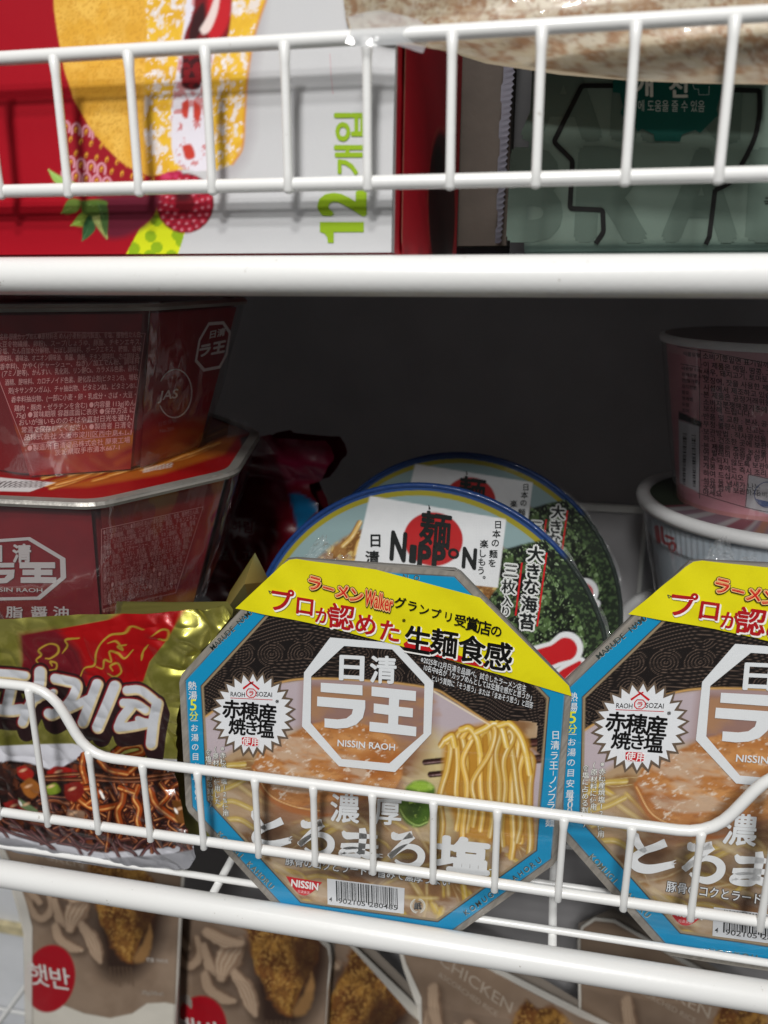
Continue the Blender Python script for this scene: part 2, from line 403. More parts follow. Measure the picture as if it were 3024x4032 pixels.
# ------------------------------------------------------------------ the setting: back wall
mb = MB()
def wall_box(x0, x1, z0, z1, y0, y1): mb.box((x0, y0, z0), (x1, y1, z1), lin((150, 149, 150)))
YW = .515
M_WALL = plain_mat('grey_back_panel', (176, 174, 176), .85, 0, 60, .12, .07, 0, 25)
wall_box(-1.2, .9, -1.0, .5, YW, YW+.02)
mb.build('back_panel', M_WALL).name = 'wall'
w = bpy.data.objects['wall']; prop(w, 'dark grey back panel behind the packs on the shelves', 'wall')
mb = MB(); zz = at(2400, 1995, YW)[2]; xx = at(2540, 2050, YW)[0]
mb.box((xx-.075, YW-.004, zz-.0022), (.9, YW-.0005, zz+.0022)); mb.box((xx-.0012, YW-.0035, -.24), (xx+.0012, YW-.0005, zz-.003))
mb.box((xx-.0012-.16, YW-.0012, -.26), (xx+.0012-.16, YW-.0005, zz-.05))
mb.build('panel_seam', plain_mat('panel_seam', (236, 236, 232), .6), w)
mb = MB(); YP_ = .50; zl = at(50, 3640, YP_)[2]; wp = thing('white_panel', 'pale white panel with a yellowed ledge at the lower left', 'panel', (-.7, YP_, -.98))
mb.box((-1.2, YP_, -.98), (-.335, YP_+.01, -.40)); mb.build('panel_board', plain_mat('white_board', (226, 228, 232), .6, 0, 120, .1, .04, 0, 40), wp)
mb = MB(); mb.box((-1.2, YP_-.006, zl-.005), (-.337, YP_-.0005, zl+.004)); mb.build('ledge', plain_mat('yellowed_ledge', (214, 200, 160), .6, var=.25, vs=90), wp)

# ------------------------------------------------------------------ wire shelves
def bend(P, r, n=6):
    """round the corners of a 3D polyline"""
    P = [np.asarray(p, float) for p in P]; out = [P[0]]
    for i in range(1, len(P)-1):
        a = P[i-1]-P[i]; b = P[i+1]-P[i]; la, lb = np.linalg.norm(a), np.linalg.norm(b); q = min(r, la*.45, lb*.45); s = P[i]+a/la*q; e = P[i]+b/lb*q
        for t in np.linspace(0, 1, n): out.append((1-t)**2*s+2*t*(1-t)*P[i]+t*t*e)
    out.append(P[-1]); return np.array(out)
def seg(a, b, n=2): return np.linspace(a, b, n)
RW, RV = .0021, .0014
def part_tube(name, P, r, root, n=16):
    m = MB(); m.tube(P, r, n=n); return m.build(name, M_WIRE, root)
# upper shelf
up = thing('wire_shelf', 'white wire shelf with a straight front fence, uppermost in the picture', 'wire shelf', (-.06, .262, -.0122), 'white wire shelves')
part_tube('front_tube', seg((-.6, .262, -.0059), (.5, .262, -.0059), 3), .0063, up, 32)
yu, zt, zb = .2594, .0605, .0213
part_tube('top_rail', seg((-.42, yu, zt), (.33, yu, zt), 3), RW, up, 20)
part_tube('bottom_rail', seg((-.42, yu, zb), (.33, yu, zb), 3), RW, up, 20)
for k in range(-8, 19):
    x = -.1586+.025*k; U_ = seg((x, yu-.0014, zb-.0018), (x+.0003*math.sin(k*7), yu-.0010, zt-.0010), 9); part_tube('upright_wire', U_, RV*np.array([1.18, 1.0, 1, 1, 1, 1, 1, 1.02, 1.32]), up, 14)
for x in (-.44, -.30, -.148, .004, .156, .30): part_tube('cross_wire', seg((x, .262, -.0048), (x, YW-.004, -.0048)), .0018, up, 10)
for y in np.arange(.285, .505, .0275): part_tube('floor_wire', seg((-.6, y, -.0014), (.5, y, -.0014)), .0016, up, 10)
fs_ = MB(); fs_.box((-.6, .2705, -.0052), (.5, .508, -.0034)); fs_.build('light_block_sheet', M_WIRE, up)  # unseen sheet added to stop lamp light falling through onto the back wall
for x in (-.42, .33): part_tube('fence_post', seg((x, yu, zt), (x, .2605, -.004)), RW, up, 12)
# lower shelf
yl, zt2, zb2 = .2729, -.2056, -.2418
lo = thing('wire_shelf', 'white wire shelf whose front fence steps up at the sides, holding the noodle bowls', 'wire shelf', (-.06, .277, -.2854), 'white wire shelves')
zt_ = at(1512, 3682, .277)[2]; part_tube('front_tube', seg((-.7, .277, zt_), (.6, .277, zt_), 3), .0062, lo, 32)
zf = -.2755
rail_px = [(-160, 2672), (170, 2712), (352, 2976)]
L0 = at(-400, 2650, yl); Lb = at(196, 2705, yl); Lc = at(350, 2990, yl); Rc = at(2800, 3306, yl); Re = at(3060, 2995, yl)
RPts = [(-.42, yl, at(60, 2697, yl)[2]), (Lb[0], yl, at(60, 2697, yl)[2]), (Lc[0], yl, zt2), (Rc[0], yl, zt2), (Re[0], yl, at(60, 2697, yl)[2]), (.30, yl, at(60, 2697, yl)[2])]
RB = bend(RPts, .012); part_tube('top_rail', RB, RW, lo, 20)
part_tube('bottom_rail', seg((-.42, yl, zb2), (.30, yl, zb2), 3), RW, lo, 20)
for k in range(-9, 20):
    x = -.187187+.025*k; ztop = float(np.interp(x, RB[:, 0], RB[:, 2]))
    part_tube('upright_wire', seg((x, yl-.0016, -.2440), (x+.0003*math.sin(k*5), yl-.0013, ztop-.0006), 9), RV*np.array([1.1, 1.05, 1, 1, 1, 1, 1, 1.05, 1.35]), lo, 14)
for x in (-.444, -.292, -.140, .0125, .165, .30): part_tube('cross_wire', seg((x, .277, zf-.0028), (x, YW-.004, zf-.0028)), .0019, lo, 10)
for y in (.2884, .3155, .343, .371, .399, .427, .455, .483): part_tube('floor_wire', seg((-.6, y, zf), (.5, y, zf)), .0016, lo, 12)
for x in (-.42, .30): part_tube('fence_post', seg((x, yl, zb2), (x, .2765, zt_)), RW, lo, 12)
# bottom shelf, only its end wire shows at the lower left
bo = thing('wire_shelf', 'white wire shelf at the bottom left, only one slanting wire in view', 'wire shelf', (-.35, .40, -.665), 'white wire shelves')
pw = at(0, 4020, .42); part_tube('side_wire', seg(pw-np.array([0, .12, 0]), pw+np.array([0, .093, 0])), .0021, bo, 12)
part_tube('front_tube', seg((-.7, .36, -.668), (.5, .36, -.668), 3), .0062, bo, 24)
for y in np.arange(.37, .50, .025): part_tube('floor_wire', seg((-.7, y, -.659), (.5, y, -.659)), .0016, bo, 8)

# ------------------------------------------------------------------ octagonal noodle bowls standing on edge
WHT = (222, 225, 228)
c5 = Qm(600, 2200, .976); cA = Qm(950, 3050, 1.659); cB = Qm(1150, 2450, 1.659); cR = Qm(2224, 2200, 1.701)
OUT = [(1128, 2208), (1160, 2204), (1788, 2246), (1812, 2258), (2238, 2704), (2248, 2740), (2195, 3382), (2176, 3408), (1770, 3700), (1730, 3716), (1160, 3636), (1128, 3618), (742, 3196), (732, 3172), (706, 2690), (716, 2658)]
def convd(P, U, V):
    """inside distance of a convex outline (photo pixels)"""
    P = np.asarray(P, float); cx, cy = P.mean(0); d = np.full(len(U), 1e9)
    for k in range(len(P)):
        x0, y0 = P[k-1]; x1, y1 = P[k]; L = math.hypot(x1-x0, y1-y0)
        if L < 60: continue
        nx, ny = (y1-y0)/L, -(x1-x0)/L; s = (cx-x0)*nx+(cy-y0)*ny
        if s < 0: nx, ny = -nx, -ny
        d = np.minimum(d, (U-x0)*nx+(V-y0)*ny)
    return d
TORO = {  # brush strokes of the big kana, photo crop coordinates
 'to': [([(75, 235), (88, 262), (100, 290), (128, 330), (160, 355)], [14, 40, 34, 30, 16]), ([(268, 300), (215, 325), (150, 350), (100, 385), (95, 420), (130, 450), (200, 458), (322, 428)], [38, 34, 30, 34, 40, 42, 40, 30])],
 'ro': [([(398, 298), (412, 322), (440, 330), (528, 312)], [12, 40, 30, 34]), ([(528, 318), (480, 362), (425, 412), (378, 462)], [40, 34, 30, 26]), ([(378, 458), (430, 420), (490, 392), (550, 402), (585, 440), (575, 490), (520, 522), (455, 510), (415, 480)], [30, 26, 24, 30, 36, 36, 34, 24, 12])],
 'ma': [([(662, 370), (690, 398), (760, 400), (890, 408)], [14, 36, 30, 16]), ([(650, 462), (690, 468), (770, 466), (895, 474)], [22, 32, 28, 18]), ([(790, 350), (795, 400), (788, 470), (784, 520)], [30, 38, 34, 32]), ([(784, 505), (740, 490), (680, 495), (655, 515), (690, 532), (750, 534), (784, 515), (830, 528), (905, 530)], [30, 28, 30, 30, 28, 30, 34, 36, 14])],
}
def ro2():
    return [([(x+590, y+78) for x, y in P], w) for P, w in TORO['ro']]
def noodle_hank(cv):
    mid, dk, lt = (222, 180, 84), (164, 112, 34), (250, 240, 200)
    cv.poly(cB((1000, 730), (1100, 690), (1280, 655), (1440, 660), (1540, 760), (1570, 900), (1560, 1180), (1530, 1420), (1480, 1480), (1100, 1400), (985, 1100), (985, 860)), (186, 134, 48), soft=12)
    rng = np.random.default_rng(4)
    for i, (x0, x1, yt, w, sw) in enumerate([(1010, 975, 760, 46, 8), (1545, 1555, 860, 50, 4), (1050, 1085, 735, 44, 12), (1500, 1500, 770, 52, -8), (1095, 1150, 720, 46, 14), (1450, 1440, 715, 50, 6), (1150, 1130, 700, 44, -14), (1390, 1480, 680, 48, 14), (1200, 1240, 705, 46, 8), (1340, 1350, 668, 50, -6), (1270, 1300, 690, 46, 10), (1420, 1385, 700, 44, -12), (1300, 1190, 665, 42, 10)]):
        yb = 1290+rng.integers(0, 200)+(60 if i % 2 else 0)
        P = [(x0-34, yt+42), (x0, yt), (x0+26, yt+60), (x0+(x1-x0)*.3+sw*2, yt+200), (x1-sw, yt+380), (x1+sw, yb-120), (x1-6, yb)]
        sh = rng.uniform(.86, 1.04); cv.tube(cB(*P), w/1.659, tuple(min(255, c*sh) for c in mid), dk, lt, hl=rng.uniform(-.45, .1))
    for P in ([(1010, 760), (1045, 742), (1060, 800)], [(1110, 700), (1160, 690), (1210, 760), (1230, 860)], [(1210, 715), (1260, 690), (1320, 655), (1370, 690), (1400, 800)], [(1360, 670), (1420, 660), (1490, 740), (1530, 860), (1550, 980)]):
        cv.tube(cB(*P), 30, (226, 188, 82), dk, (255, 250, 220), hl=-.2)
def paint_lid(U, V):
    cv = Cv(U, V, (176, 148, 116)); n1 = fbm(U, V, 160, 11)
    # soup and noodles lying in it
    cv.mot(None, (138, 100, 66), 90, .52, 21, .12, sx=1.6, ang=15)
    rng = np.random.default_rng(8)
    for i in range(150):
        x = rng.uniform(760, 2150); y = rng.uniform(3000, 3700); L = rng.uniform(60, 190); a = rng.uniform(-.5, .9)+(.9 if x > 1650 else 0)
        c, s_ = math.cos(a), math.sin(a); P = [(x-L*c/2, y-L*s_/2), (x+rng.uniform(-18, 18), y+rng.uniform(-18, 18)), (x+L*c/2, y+L*s_/2)]
        k = rng.random()
        mid = (216, 184, 52) if k < .5 else ((204, 178, 112) if k < .75 else (146, 100, 36))
        cv.tube(P, rng.uniform(16, 34), mid, (142, 108, 58), (232, 216, 168), hl=rng.uniform(-.4, .3), op=.62, soft=9)
    cv.mot(None, (196, 178, 158), 60, .6, 31, .07, sx=2.2, ang=12, op=.5)
    # bowl: pale inner wall behind the soup
    wall = [(780, 2838), (900, 2760), (1080, 2690), (1230, 2668), (1480, 2680), (1700, 2705), (1860, 2800), (1960, 2870), (2060, 2930), (2160, 3010), (2160, 3260), (1980, 3130), (1800, 3030), (1700, 2960), (1300, 2840), (1000, 2900), (860, 2990), (770, 3050)]
    cv.poly(wall, (186, 172, 178), soft=14)
    cv.poly([(1200, 2670), (1700, 2705), (1720, 3000), (1500, 3040), (1180, 2950)], (130, 84, 58), soft=30, op=.75)
    cv.mot([(1230, 2700), (1690, 2730), (1690, 3000), (1230, 2980)], (176, 130, 84), 70, .5, 9, .12, op=.6, sx=2)
    cv.poly([(1700, 2880), (1960, 2960), (1760, 3330), (1600, 3200)], (204, 188, 140), soft=40, op=.8)
    # slice of pork
    pork = c5((385, 800), (420, 730), (500, 690), (610, 640), (700, 620), (850, 650), (930, 700), (958, 780), (950, 850), (900, 905), (800, 925), (640, 935), (520, 960), (440, 900))
    cv.poly([(x, y+60) for x, y in pork], (150, 102, 70), soft=18, op=.8, smooth=True, nz=6)
    cv.poly(pork, (184, 124, 70), soft=6, smooth=True, nz=5)
    cv.mot(pork, (164, 96, 44), 70, .54, 14, .16, sx=2, op=.7); cv.mot(pork, (204, 148, 92), 50, .56, 16, .12, sx=2.4, ang=10, op=.8); cv.mot(pork, (146, 92, 50), 12, .62, 13, .14, sx=2.2, ang=10, op=.5)
    cv.mot(c5((395, 800), (470, 700), (600, 690), (760, 740), (820, 850), (600, 900), (470, 880)), (200, 176, 152), 40, .52, 15, .16, sx=2.6, ang=12, op=.75)
    cv.mot(pork, (222, 206, 188), 12, .72, 18, .1, sx=1.8, ang=-20)
    cv.stroke(c5((385, 800), (440, 905), (530, 960), (640, 985), (700, 980)), [8, 18, 26, 20, 8], (170, 104, 56), soft=5)
    cv.tube(c5((392, 812), (450, 905), (540, 950), (640, 968)), 10, (206, 150, 88), (150, 90, 50), (240, 214, 170))
    # egg-yellow noodles at left
    for P in ([(200, 860), (270, 800), (350, 790)], [(230, 960), (300, 930), (380, 960)], [(210, 900), (290, 880), (350, 850)], [(250, 1010), (330, 1000), (400, 1040)]):
        cv.tube(c5(*P), 24, (204, 176, 84), (170, 140, 80), (240, 228, 180), op=.8)
    # spring onion
    go = cA((1080, 80), (1130, 45), (1200, 40), (1262, 85), (1260, 150), (1240, 250), (1215, 320), (1150, 345), (1080, 320), (1030, 250), (1030, 180))
    cv.poly(go, (74, 108, 26), soft=6, smooth=True); cv.poly(cA((1080, 85), (1130, 50), (1200, 45), (1255, 85), (1180, 110)), (150, 186, 62), soft=8, smooth=True)
    cv.poly(cA((1100, 150), (1160, 130), (1180, 200), (1150, 280), (1080, 260)), (44, 70, 16), soft=12, smooth=True, op=.8); cv.mot(go, (168, 196, 90), 20, .66, 22, .05, op=.7)
    cv.tube(cA((1040, 230), (1080, 290), (1150, 330), (1210, 310)), 12, (120, 150, 60), (60, 80, 20), (200, 220, 140))
    # chopsticks and the lifted noodles
    for a, b in (((870, 915), (1010, 900)), ((905, 995), (1010, 985))):
        cv.tube(cB(a, ((a[0]+b[0])/2, (a[1]+b[1])/2), b), 24, (52, 26, 22), (20, 10, 10), (170, 140, 140), hl=-.3)
    for a, b, w_ in (((1540, 790), (1720, 770), 60), ((1550, 900), (1720, 880), 58)):
        cv.tube(cB(a, ((a[0]+b[0])/2, (a[1]+b[1])/2), b), w_/1.659, (62, 32, 28), (24, 12, 12), (120, 80, 70), hl=-.3)
    noodle_hank(cv)
    # black wave field on top
    blk = [(760, 2640), (1000, 2400), (1150, 2250), (1850, 2300), (2200, 2700), (2170, 3000)]+[(2160, 2990), (2060, 2925), (1990, 2880), (1930, 2850), (1700, 2712), (1500, 2684), (1230, 2672), (1080, 2694), (900, 2764), (780, 2842)]
    idx = np.arange(len(U)); d = cv.sdf(blk, idx); hank = (U > 1740) & (U < 2115) & (V > 2838)
    m = np.clip(.5-d/6, 0, 1)*np.where(hank & (V > 2850-30*np.sin((U-1740)/380*3.1)), 0, 1)
    cv.put(m, (27, 22, 21))
    # seigaiha-like combed waves: contour lines of a warped field
    f = V+34*np.sin(U/95+2.5*vnoise(U, V, 210, 40))+60*vnoise(U, V, 150, 41); ph = (f/13.0) % 1.0
    bandm = sm(.42, .5, vnoise(U, V, 95, 44)); ln = np.clip(1-abs(ph-.5)/.13, 0, 1)
    g2 = np.hypot(U-(np.round(U/118)*118+8), (V-(np.round(V/92)*92))*1.15); ln2 = np.clip(1-abs((g2/12.0) % 1-.5)/.15, 0, 1)*(g2 < 60)
    cv.put(np.where(bandm > .4, ln, ln2)*m*.8, (122, 102, 90))
    cv.stroke([(780, 2842), (900, 2764), (1080, 2694), (1230, 2672), (1500, 2684), (1700, 2712), (1780, 2752), (1930, 2850)], 7, (206, 160, 96), soft=3)
    cv.stroke([(1700, 2718), (1930, 2856)], 4, (250, 236, 200), soft=2, op=.9)
    # dark glow behind lettering
    for (x, y, rx, ry) in [(1450, 3200, 170, 70), (1060, 3290, 130, 80), (1240, 3320, 110, 80), (1420, 3335, 120, 80), (1610, 3370, 110, 80), (1820, 3400, 140, 80), (1440, 3440, 360, 32)]:
        q = np.hypot((U-x)/rx, (V-y)/ry); cv.put(np.clip(1.25-q, 0, 1)*.75, (58, 36, 26))
    # rim: silver board edge, blue band, thin gold line
    d = convd(OUT, U, V); silver = lin((142, 136, 128)); st = .8+.4*vnoise(U+V*.6, V*.2, 9, 50)
    cv.put(sm(97, 93, d), (150, 132, 104)); cv.put(sm(88, 84, d), (40, 30, 26)); cv.put(sm(84, 81, d), (18, 142, 190))
    m = sm(28, 24, d); cv.C = cv.C*(1-m[:, None])+(silver*st[:, None])*m[:, None]
    cv.put(sm(26, 25, d)*sm(22, 24, d), (80, 74, 66))
    return cv

FA = frame((-.0682, .2891, -.2013), 2.2, 3.91, .2); SA = Surf(FA)
def local_outline(S, P):
    P = np.array(P, float); x, y = S.inv(P[:, 0], P[:, 1]); return np.c_[x, y]
OL = local_outline(SA, OUT); ybot = OL[:, 1].min()
bowl1 = thing('noodle_bowl', 'blue rimmed octagonal noodle bowl standing on edge, its whole lid in view', 'noodle bowl', fmat(FA, (0, ybot)), 'blue rimmed octagonal noodle bowls behind the fence')
mb = MB(); sheet(mb, SA, OL, 420, 430, paint_lid)
T = lambda s, x, y, size, col=WHT, **k: text(mb, SA, s, x, y, size, col, **k)
# -- octagon logo
rg = [(1300, 2510), (1563, 2533), (1707, 2687), (1698, 2889), (1556, 3040), (1335, 3017), (1189, 2860), (1197, 2648)]
ri = cB((340, 155), (655, 178), (865, 405), (858, 728), (635, 922), (325, 893), (122, 658), (125, 353))
ovl(mb, SA, rg, WHT, 4, holes=[ri])
for P in (cB((188, 395), (460, 412), (460, 478), (187, 455)), cB((165, 485), (478, 510), (478, 560), (462, 625), (420, 668), (360, 690), (290, 695), (212, 686), (212, 628), (300, 635), (355, 628), (390, 600), (398, 568), (163, 548)),
          cB((520, 420), (810, 450), (808, 515), (700, 505), (697, 552), (790, 562), (788, 622), (695, 612), (692, 668), (812, 684), (810, 746), (505, 712), (507, 650), (628, 662), (630, 605), (533, 592), (534, 530), (632, 542), (634, 494), (519, 482))):
    ovl(mb, SA, P, WHT, 4)
text(mb, SA, '日', *cB((390, 300))[0], 118, WHT, a=3, off=.028, anc='c', layer=4, w=92, h=94); text(mb, SA, '清', *cB((595, 310))[0], 118, WHT, a=3, off=.028, anc='c', layer=4, w=100, h=104)
T('NISSIN RAOH', *cB((485, 803))[0], 36, a=4.5, off=.018, anc='c', layer=4, w=226)
# -- burst badge
bx, by = 996, 2812
def burst(ro, ri_, n=26, cx=bx, cy=by, rot=0): return [(cx+(ro if i % 2 == 0 else ri_)*math.sin(math.pi*i/n+rot), cy-(ro if i % 2 == 0 else ri_)*1.01*math.cos(math.pi*i/n+rot)) for i in range(2*n)]
ovl(mb, SA, burst(170, 143), (104, 88, 74), 3); ovl(mb, SA, burst(157, 126), (226, 228, 232), 4)
for s, x in (('RAOH', 936), ('SOZAI', 1040)): text(mb, SA, s, x, 2734, 26, (20, 16, 16), a=3, off=.01, anc='c', layer=5, w=56 if s == 'RAOH' else 62)
line(mb, SA, [(907, 2748), (1073, 2756)], 2.5, (190, 30, 36), 5); line(mb, SA, [(957, 2712), (988, 2688), (1020, 2714)], 8, (200, 26, 34), 5); line(mb, SA, [(980, 2682), (996, 2694)], 5, (200, 26, 34), 5); line(mb, SA, [(998, 2684), (982, 2694)], 5, (200, 26, 34), 5)
line(mb, SA, [(978, 2712), (998, 2713), (1008, 2724), (1007, 2738), (997, 2746), (980, 2745), (971, 2736), (971, 2722)], 4, (200, 26, 34), 5, closed=True); text(mb, SA, 'ラ', 989, 2730, 24, (200, 26, 34), off=.03, anc='c', layer=5)
for s, x, y, z in (('赤', 912, 2792, 76), ('穂', 982, 2800, 76), ('産', 1052, 2808, 78), ('焼', 934, 2860, 70), ('き', 991, 2866, 62), ('塩', 1046, 2872, 70)):
    text(mb, SA, s, x, y, z, (14, 12, 13), a=5, off=.028, anc='c', layer=5)
text(mb, SA, '※', 1091, 2762, 26, (20, 18, 18), off=.01, anc='c', layer=5)
P = [(952, 2905), (960, 2902), (1008, 2906), (1018, 2912), (1019, 2932), (1012, 2939), (962, 2936), (953, 2928)]
ovl(mb, SA, P, (196, 32, 44), 5); text(mb, SA, '使用', 986, 2921, 35, (240, 236, 236), a=4, off=.014, anc='c', layer=6)
# -- small print
fp = dict(off=.012, layer=4)
hl = [((30, 24, 22), .03)]
T('※2025年12月日清食品調べ。試食したラーメン店主', 1656, 2606, 28, a=15.6, ua=8, w=430, halo=hl, **fp)
T('10名中8名が「カップめんとしては生麺食感だと思うか」', 1668, 2638, 28, a=15.6, ua=8, w=440, halo=hl, **fp)
T('という質問に「そう思う」または「まあそう思う」と回答', 1700, 2680, 27, a=15.2, ua=8, w=412, halo=hl, **fp)
for s, x, y in (('※赤穂産焼塩12%使用', 876, 2948), ('(原材料に使用した', 848, 2952), ('食塩に占める割合)', 820, 2962)):
    vtext(mb, SA, s.replace('12', '⑫'[:0]+'12') if False else s, x, y, 25, 25.5, (236, 236, 230), dx=1.2, off=.01, halo=[((26, 22, 18), .035)], layer=4)
# -- blue band lettering
for s, x, y, z, c in (('熱', 757, 2700, 36, WHT), ('湯', 759, 2738, 36, WHT), ('5', 761, 2776, 62, (232, 232, 60)), ('分', 763, 2818, 36, (226, 228, 70))): T(s, x, y, z, c, anc='c', off=.012)
line(mb, SA, [(750, 2838), (779, 2838)], 2.5, WHT, 3)
vtext(mb, SA, 'お湯の目安量', 766, 2866, 31, 38, WHT, dx=1.3, off=.01)
for s, y in (('4', 3075), ('0', 3095), ('0', 3118)): T(s, 776, y, 40, anc='c', off=.01)
T('ml', 780, 3140, 26, anc='c')
for i, (s, y) in enumerate((('日', 2895), ('清', 2934), ('ラ', 2976), ('王', 3014), ('ノ', 3072), ('ン', 3106), ('フ', 3140), ('ラ', 3172), ('イ', 3204), ('麺', 3238))): T(s, 2188-i*2.6, y, 37, anc='c', off=.012)
line(mb, SA, [(2179, 3035), (2178, 3054)], 2.5, WHT, 3)
def band(s, p0, p1, col, size=30):
    n = len(s); a = math.degrees(math.atan2(p1[1]-p0[1], p1[0]-p0[0]))
    for i, ch in enumerate(s):
        if ch == ' ': continue
        t = i/(n-1); x = p0[0]+(p1[0]-p0[0])*t; y = p0[1]+(p1[1]-p0[1])*t
        text(mb, SA, ch, x+1.5, y+1.5, size, (190, 196, 190), a=a, ua=a, anc='c', layer=2, off=.012); text(mb, SA, ch, x, y, size, col, a=a, ua=a, anc='c', layer=3, off=.008)
band('MARUDE NAMA MITAINA', (838, 2548), (1110, 2290), (52, 62, 60)); band('KOMUGI KAHORU', (866, 3285), (1066, 3488), (96, 104, 92)); band('KOMUGI KAHORU', (1836, 3592), (2120, 3388), (60, 66, 58)); band('NOUKOU NA TOROMI', (1290, 3616), (1720, 3676), (96, 104, 92)); band('NO', (1596, 2272), (1640, 2275), (70, 80, 70))
# -- product name
for s, x, y, z in (('濃', 1358, 3183, 118), ('厚', 1527, 3198, 112)): T(s, x, y, z, a=4, off=.022, anc='c', layer=5)
for ch in (TORO['to'], TORO['ro'], TORO['ma'], ro2()):
    for P, w_ in ch: line(mb, SA, cA(*P), [q*.82 for q in w_], (224, 226, 228), 5, smooth=True)
text(mb, SA, '塩', *cA((1445, 525))[0], 150, (224, 226, 228), a=6, off=.045, anc='c', layer=5, w=205, h=132)
for x, y, a_ in ((310, 414, -25), (310, 430, -22), (900, 520, 5), (900, 538, 5), (1590, 452, 10), (1620, 622, -8)):
    p = cA((x, y), (x+26*math.cos(R_(a_)), y+26*math.sin(R_(a_)))); line(mb, SA, p, [6, 1.5], (224, 226, 228), 5)
T('豚骨のコクとラードの旨みで濃厚うまい', 1124, 3402, 41, a=7.6, ua=2, w=652, off=.016, layer=5, halo=[((44, 30, 22), .05)])
# -- maker's mark, barcode, paper mark
P = [(1126, 3450), (1268, 3474)]+[(1268-142*t-4*math.sin(t*3.14), 3474-24*t+64*math.sin(t*3.14159)) for t in np.linspace(.04, .96, 14)]
ovl(mb, SA, P, (200, 36, 44), 4); text(mb, SA, 'NISSIN', 1200, 3484, 36, (240, 238, 236), a=9, ua=4, off=.035, anc='c', layer=5, w=106, h=27); text(mb, SA, '日清食品', 1196, 3512, 12, (236, 200, 200), a=8, anc='c', layer=5)
bc = [(1288, 3459), (1593, 3497), (1590, 3598), (1290, 3561)]; ovl(mb, SA, bc, (214, 216, 220), 4)
def barcode(mb, S, p, ex, ey, seed, col=(16, 16, 18), layer=5, n=34):
    r = np.random.default_rng(seed); x = 0
    while x < 1:
        w_ = r.choice([1, 1, 2, 3])*.0085
        tall = 1.0+(.12 if x < .03 or .49 < x < .52 or x > .97 else 0)
        a = np.array(p)+np.array(ex)*x; b = a+np.array(ex)*w_*.85; e = np.array(ey)*tall
        ovl(mb, S, [a, b, b+e, a+e], col, layer); x += w_+r.choice([1, 1, 2])*.0085
barcode(mb, SA, (1322, 3468), (240, 30), (2, 72), 3)
text(mb, SA, '4', 1302, 3541, 24, (16, 16, 18), a=7, off=.012, anc='c', layer=5); text(mb, SA, '902105', 1385, 3553, 26, (16, 16, 18), a=7, off=.012, anc='c', layer=5, w=106); text(mb, SA, '280485', 1509, 3568, 26, (16, 16, 18), a=7, off=.012, anc='c', layer=5, w=112)
cir = lambda cx, cy, r, a0, a1, n=18: [(cx+r*math.cos(R_(t)), cy+r*math.sin(R_(t))) for t in np.linspace(a0, a1, n)]
for a0 in (-80, 100): line(mb, SA, cir(1645, 3567, 28, a0, a0+150), 4, (214, 216, 210), 4); line(mb, SA, cir(1645, 3567, 23, a0-10, a0+140), 2, (214, 216, 210), 4)
text(mb, SA, '紙', 1645, 3567, 30, (20, 20, 20), off=.05, anc='c', layer=4.5); text(mb, SA, '紙', 1645, 3567, 30, (222, 222, 220), off=.01, anc='c', layer=5)
mb.build('lid', M_LID, bowl1)
# -- yellow award strip folded over the top edge
mb = MB(); YEL = (232, 222, 22)
YP = [(928, 2394), (1112, 2222), (1140, 2203), (1170, 2199), (1479, 2240), (1890, 2350), (2240, 2698), (2250, 2738), (1950, 2648), (1579, 2541), (1230, 2452)]
def paint_y(U, V):
    cv = Cv(U, V, YEL); cv.mot(None, (214, 202, 16), 60, .55, 5, .2, ang=40, sx=3, op=.5); return cv
SY = Surf(FA, lambda x, y: .0006+.00035*np.sin((x*.8+y*.6)*420)*np.exp(-((x+.05)/.03)**2)+.0003*vnoise(x*1000, y*1000, 9, 7)); YL = local_outline(SA, YP)
def tri_sheet(mb, S, P, paint, step=14):
    """fill a non-convex outline: painted grid cells clipped to it"""
    import bmesh
    bm = bmesh.new(); f = bm.faces.new([bm.verts.new((p[0], p[1], 0)) for p in P]); lo_, hi_ = np.min(P, 0), np.max(P, 0); d = .0026
    for ax in (0, 1):
        q = lo_[ax]+d
        while q < hi_[ax]:
            co = Vector((q, 0, 0)) if ax == 0 else Vector((0, q, 0)); no = Vector((1, 0, 0)) if ax == 0 else Vector((0, 1, 0))
            bmesh.ops.bisect_plane(bm, geom=bm.verts[:]+bm.edges[:]+bm.faces[:], plane_co=co, plane_no=no, dist=1e-7); q += d
    bm.verts.index_update(); A = np.array([v.co[:2] for v in bm.verts]); F = [[v.index for v in f.verts] for f in bm.faces]; bm.free()
    X = S.pos(A[:, 0], A[:, 1], 0); U, V = proj(X); cv = paint(U, V); mb.add(X, F, cv.C, cv.A, smooth=True)
tri_sheet(mb, SY, YL, paint_y)
TY = lambda s, x, y, z, c, **k: text(mb, SY, s, x, y, z, c, base=.00012, **k)
rb = [((16, 14, 14), .11), ((246, 196, 130), .06)]
for i, ch in enumerate('ラーメン'): TY(ch, 1238+i*55, 2298+i*16+(3 if ch == 'ー' else 0), 62 if ch != 'ー' else 52, (206, 34, 30), a=16, off=.032, anc='c', layer=6, halo=rb)
TY('Walker', 1492, 2366, 76, (206, 34, 30), a=14, off=.03, anc='c', layer=6, halo=rb, w=112, h=58)
for i, (ch, z) in enumerate(zip('グランプリ受賞店の', (50, 46, 46, 44, 44, 50, 58, 58, 50))):
    t = i/8; TY(ch, 1576+378*t, 2374+112*t-(0), z, (18, 16, 10), a=14, off=.022, anc='c', layer=4)
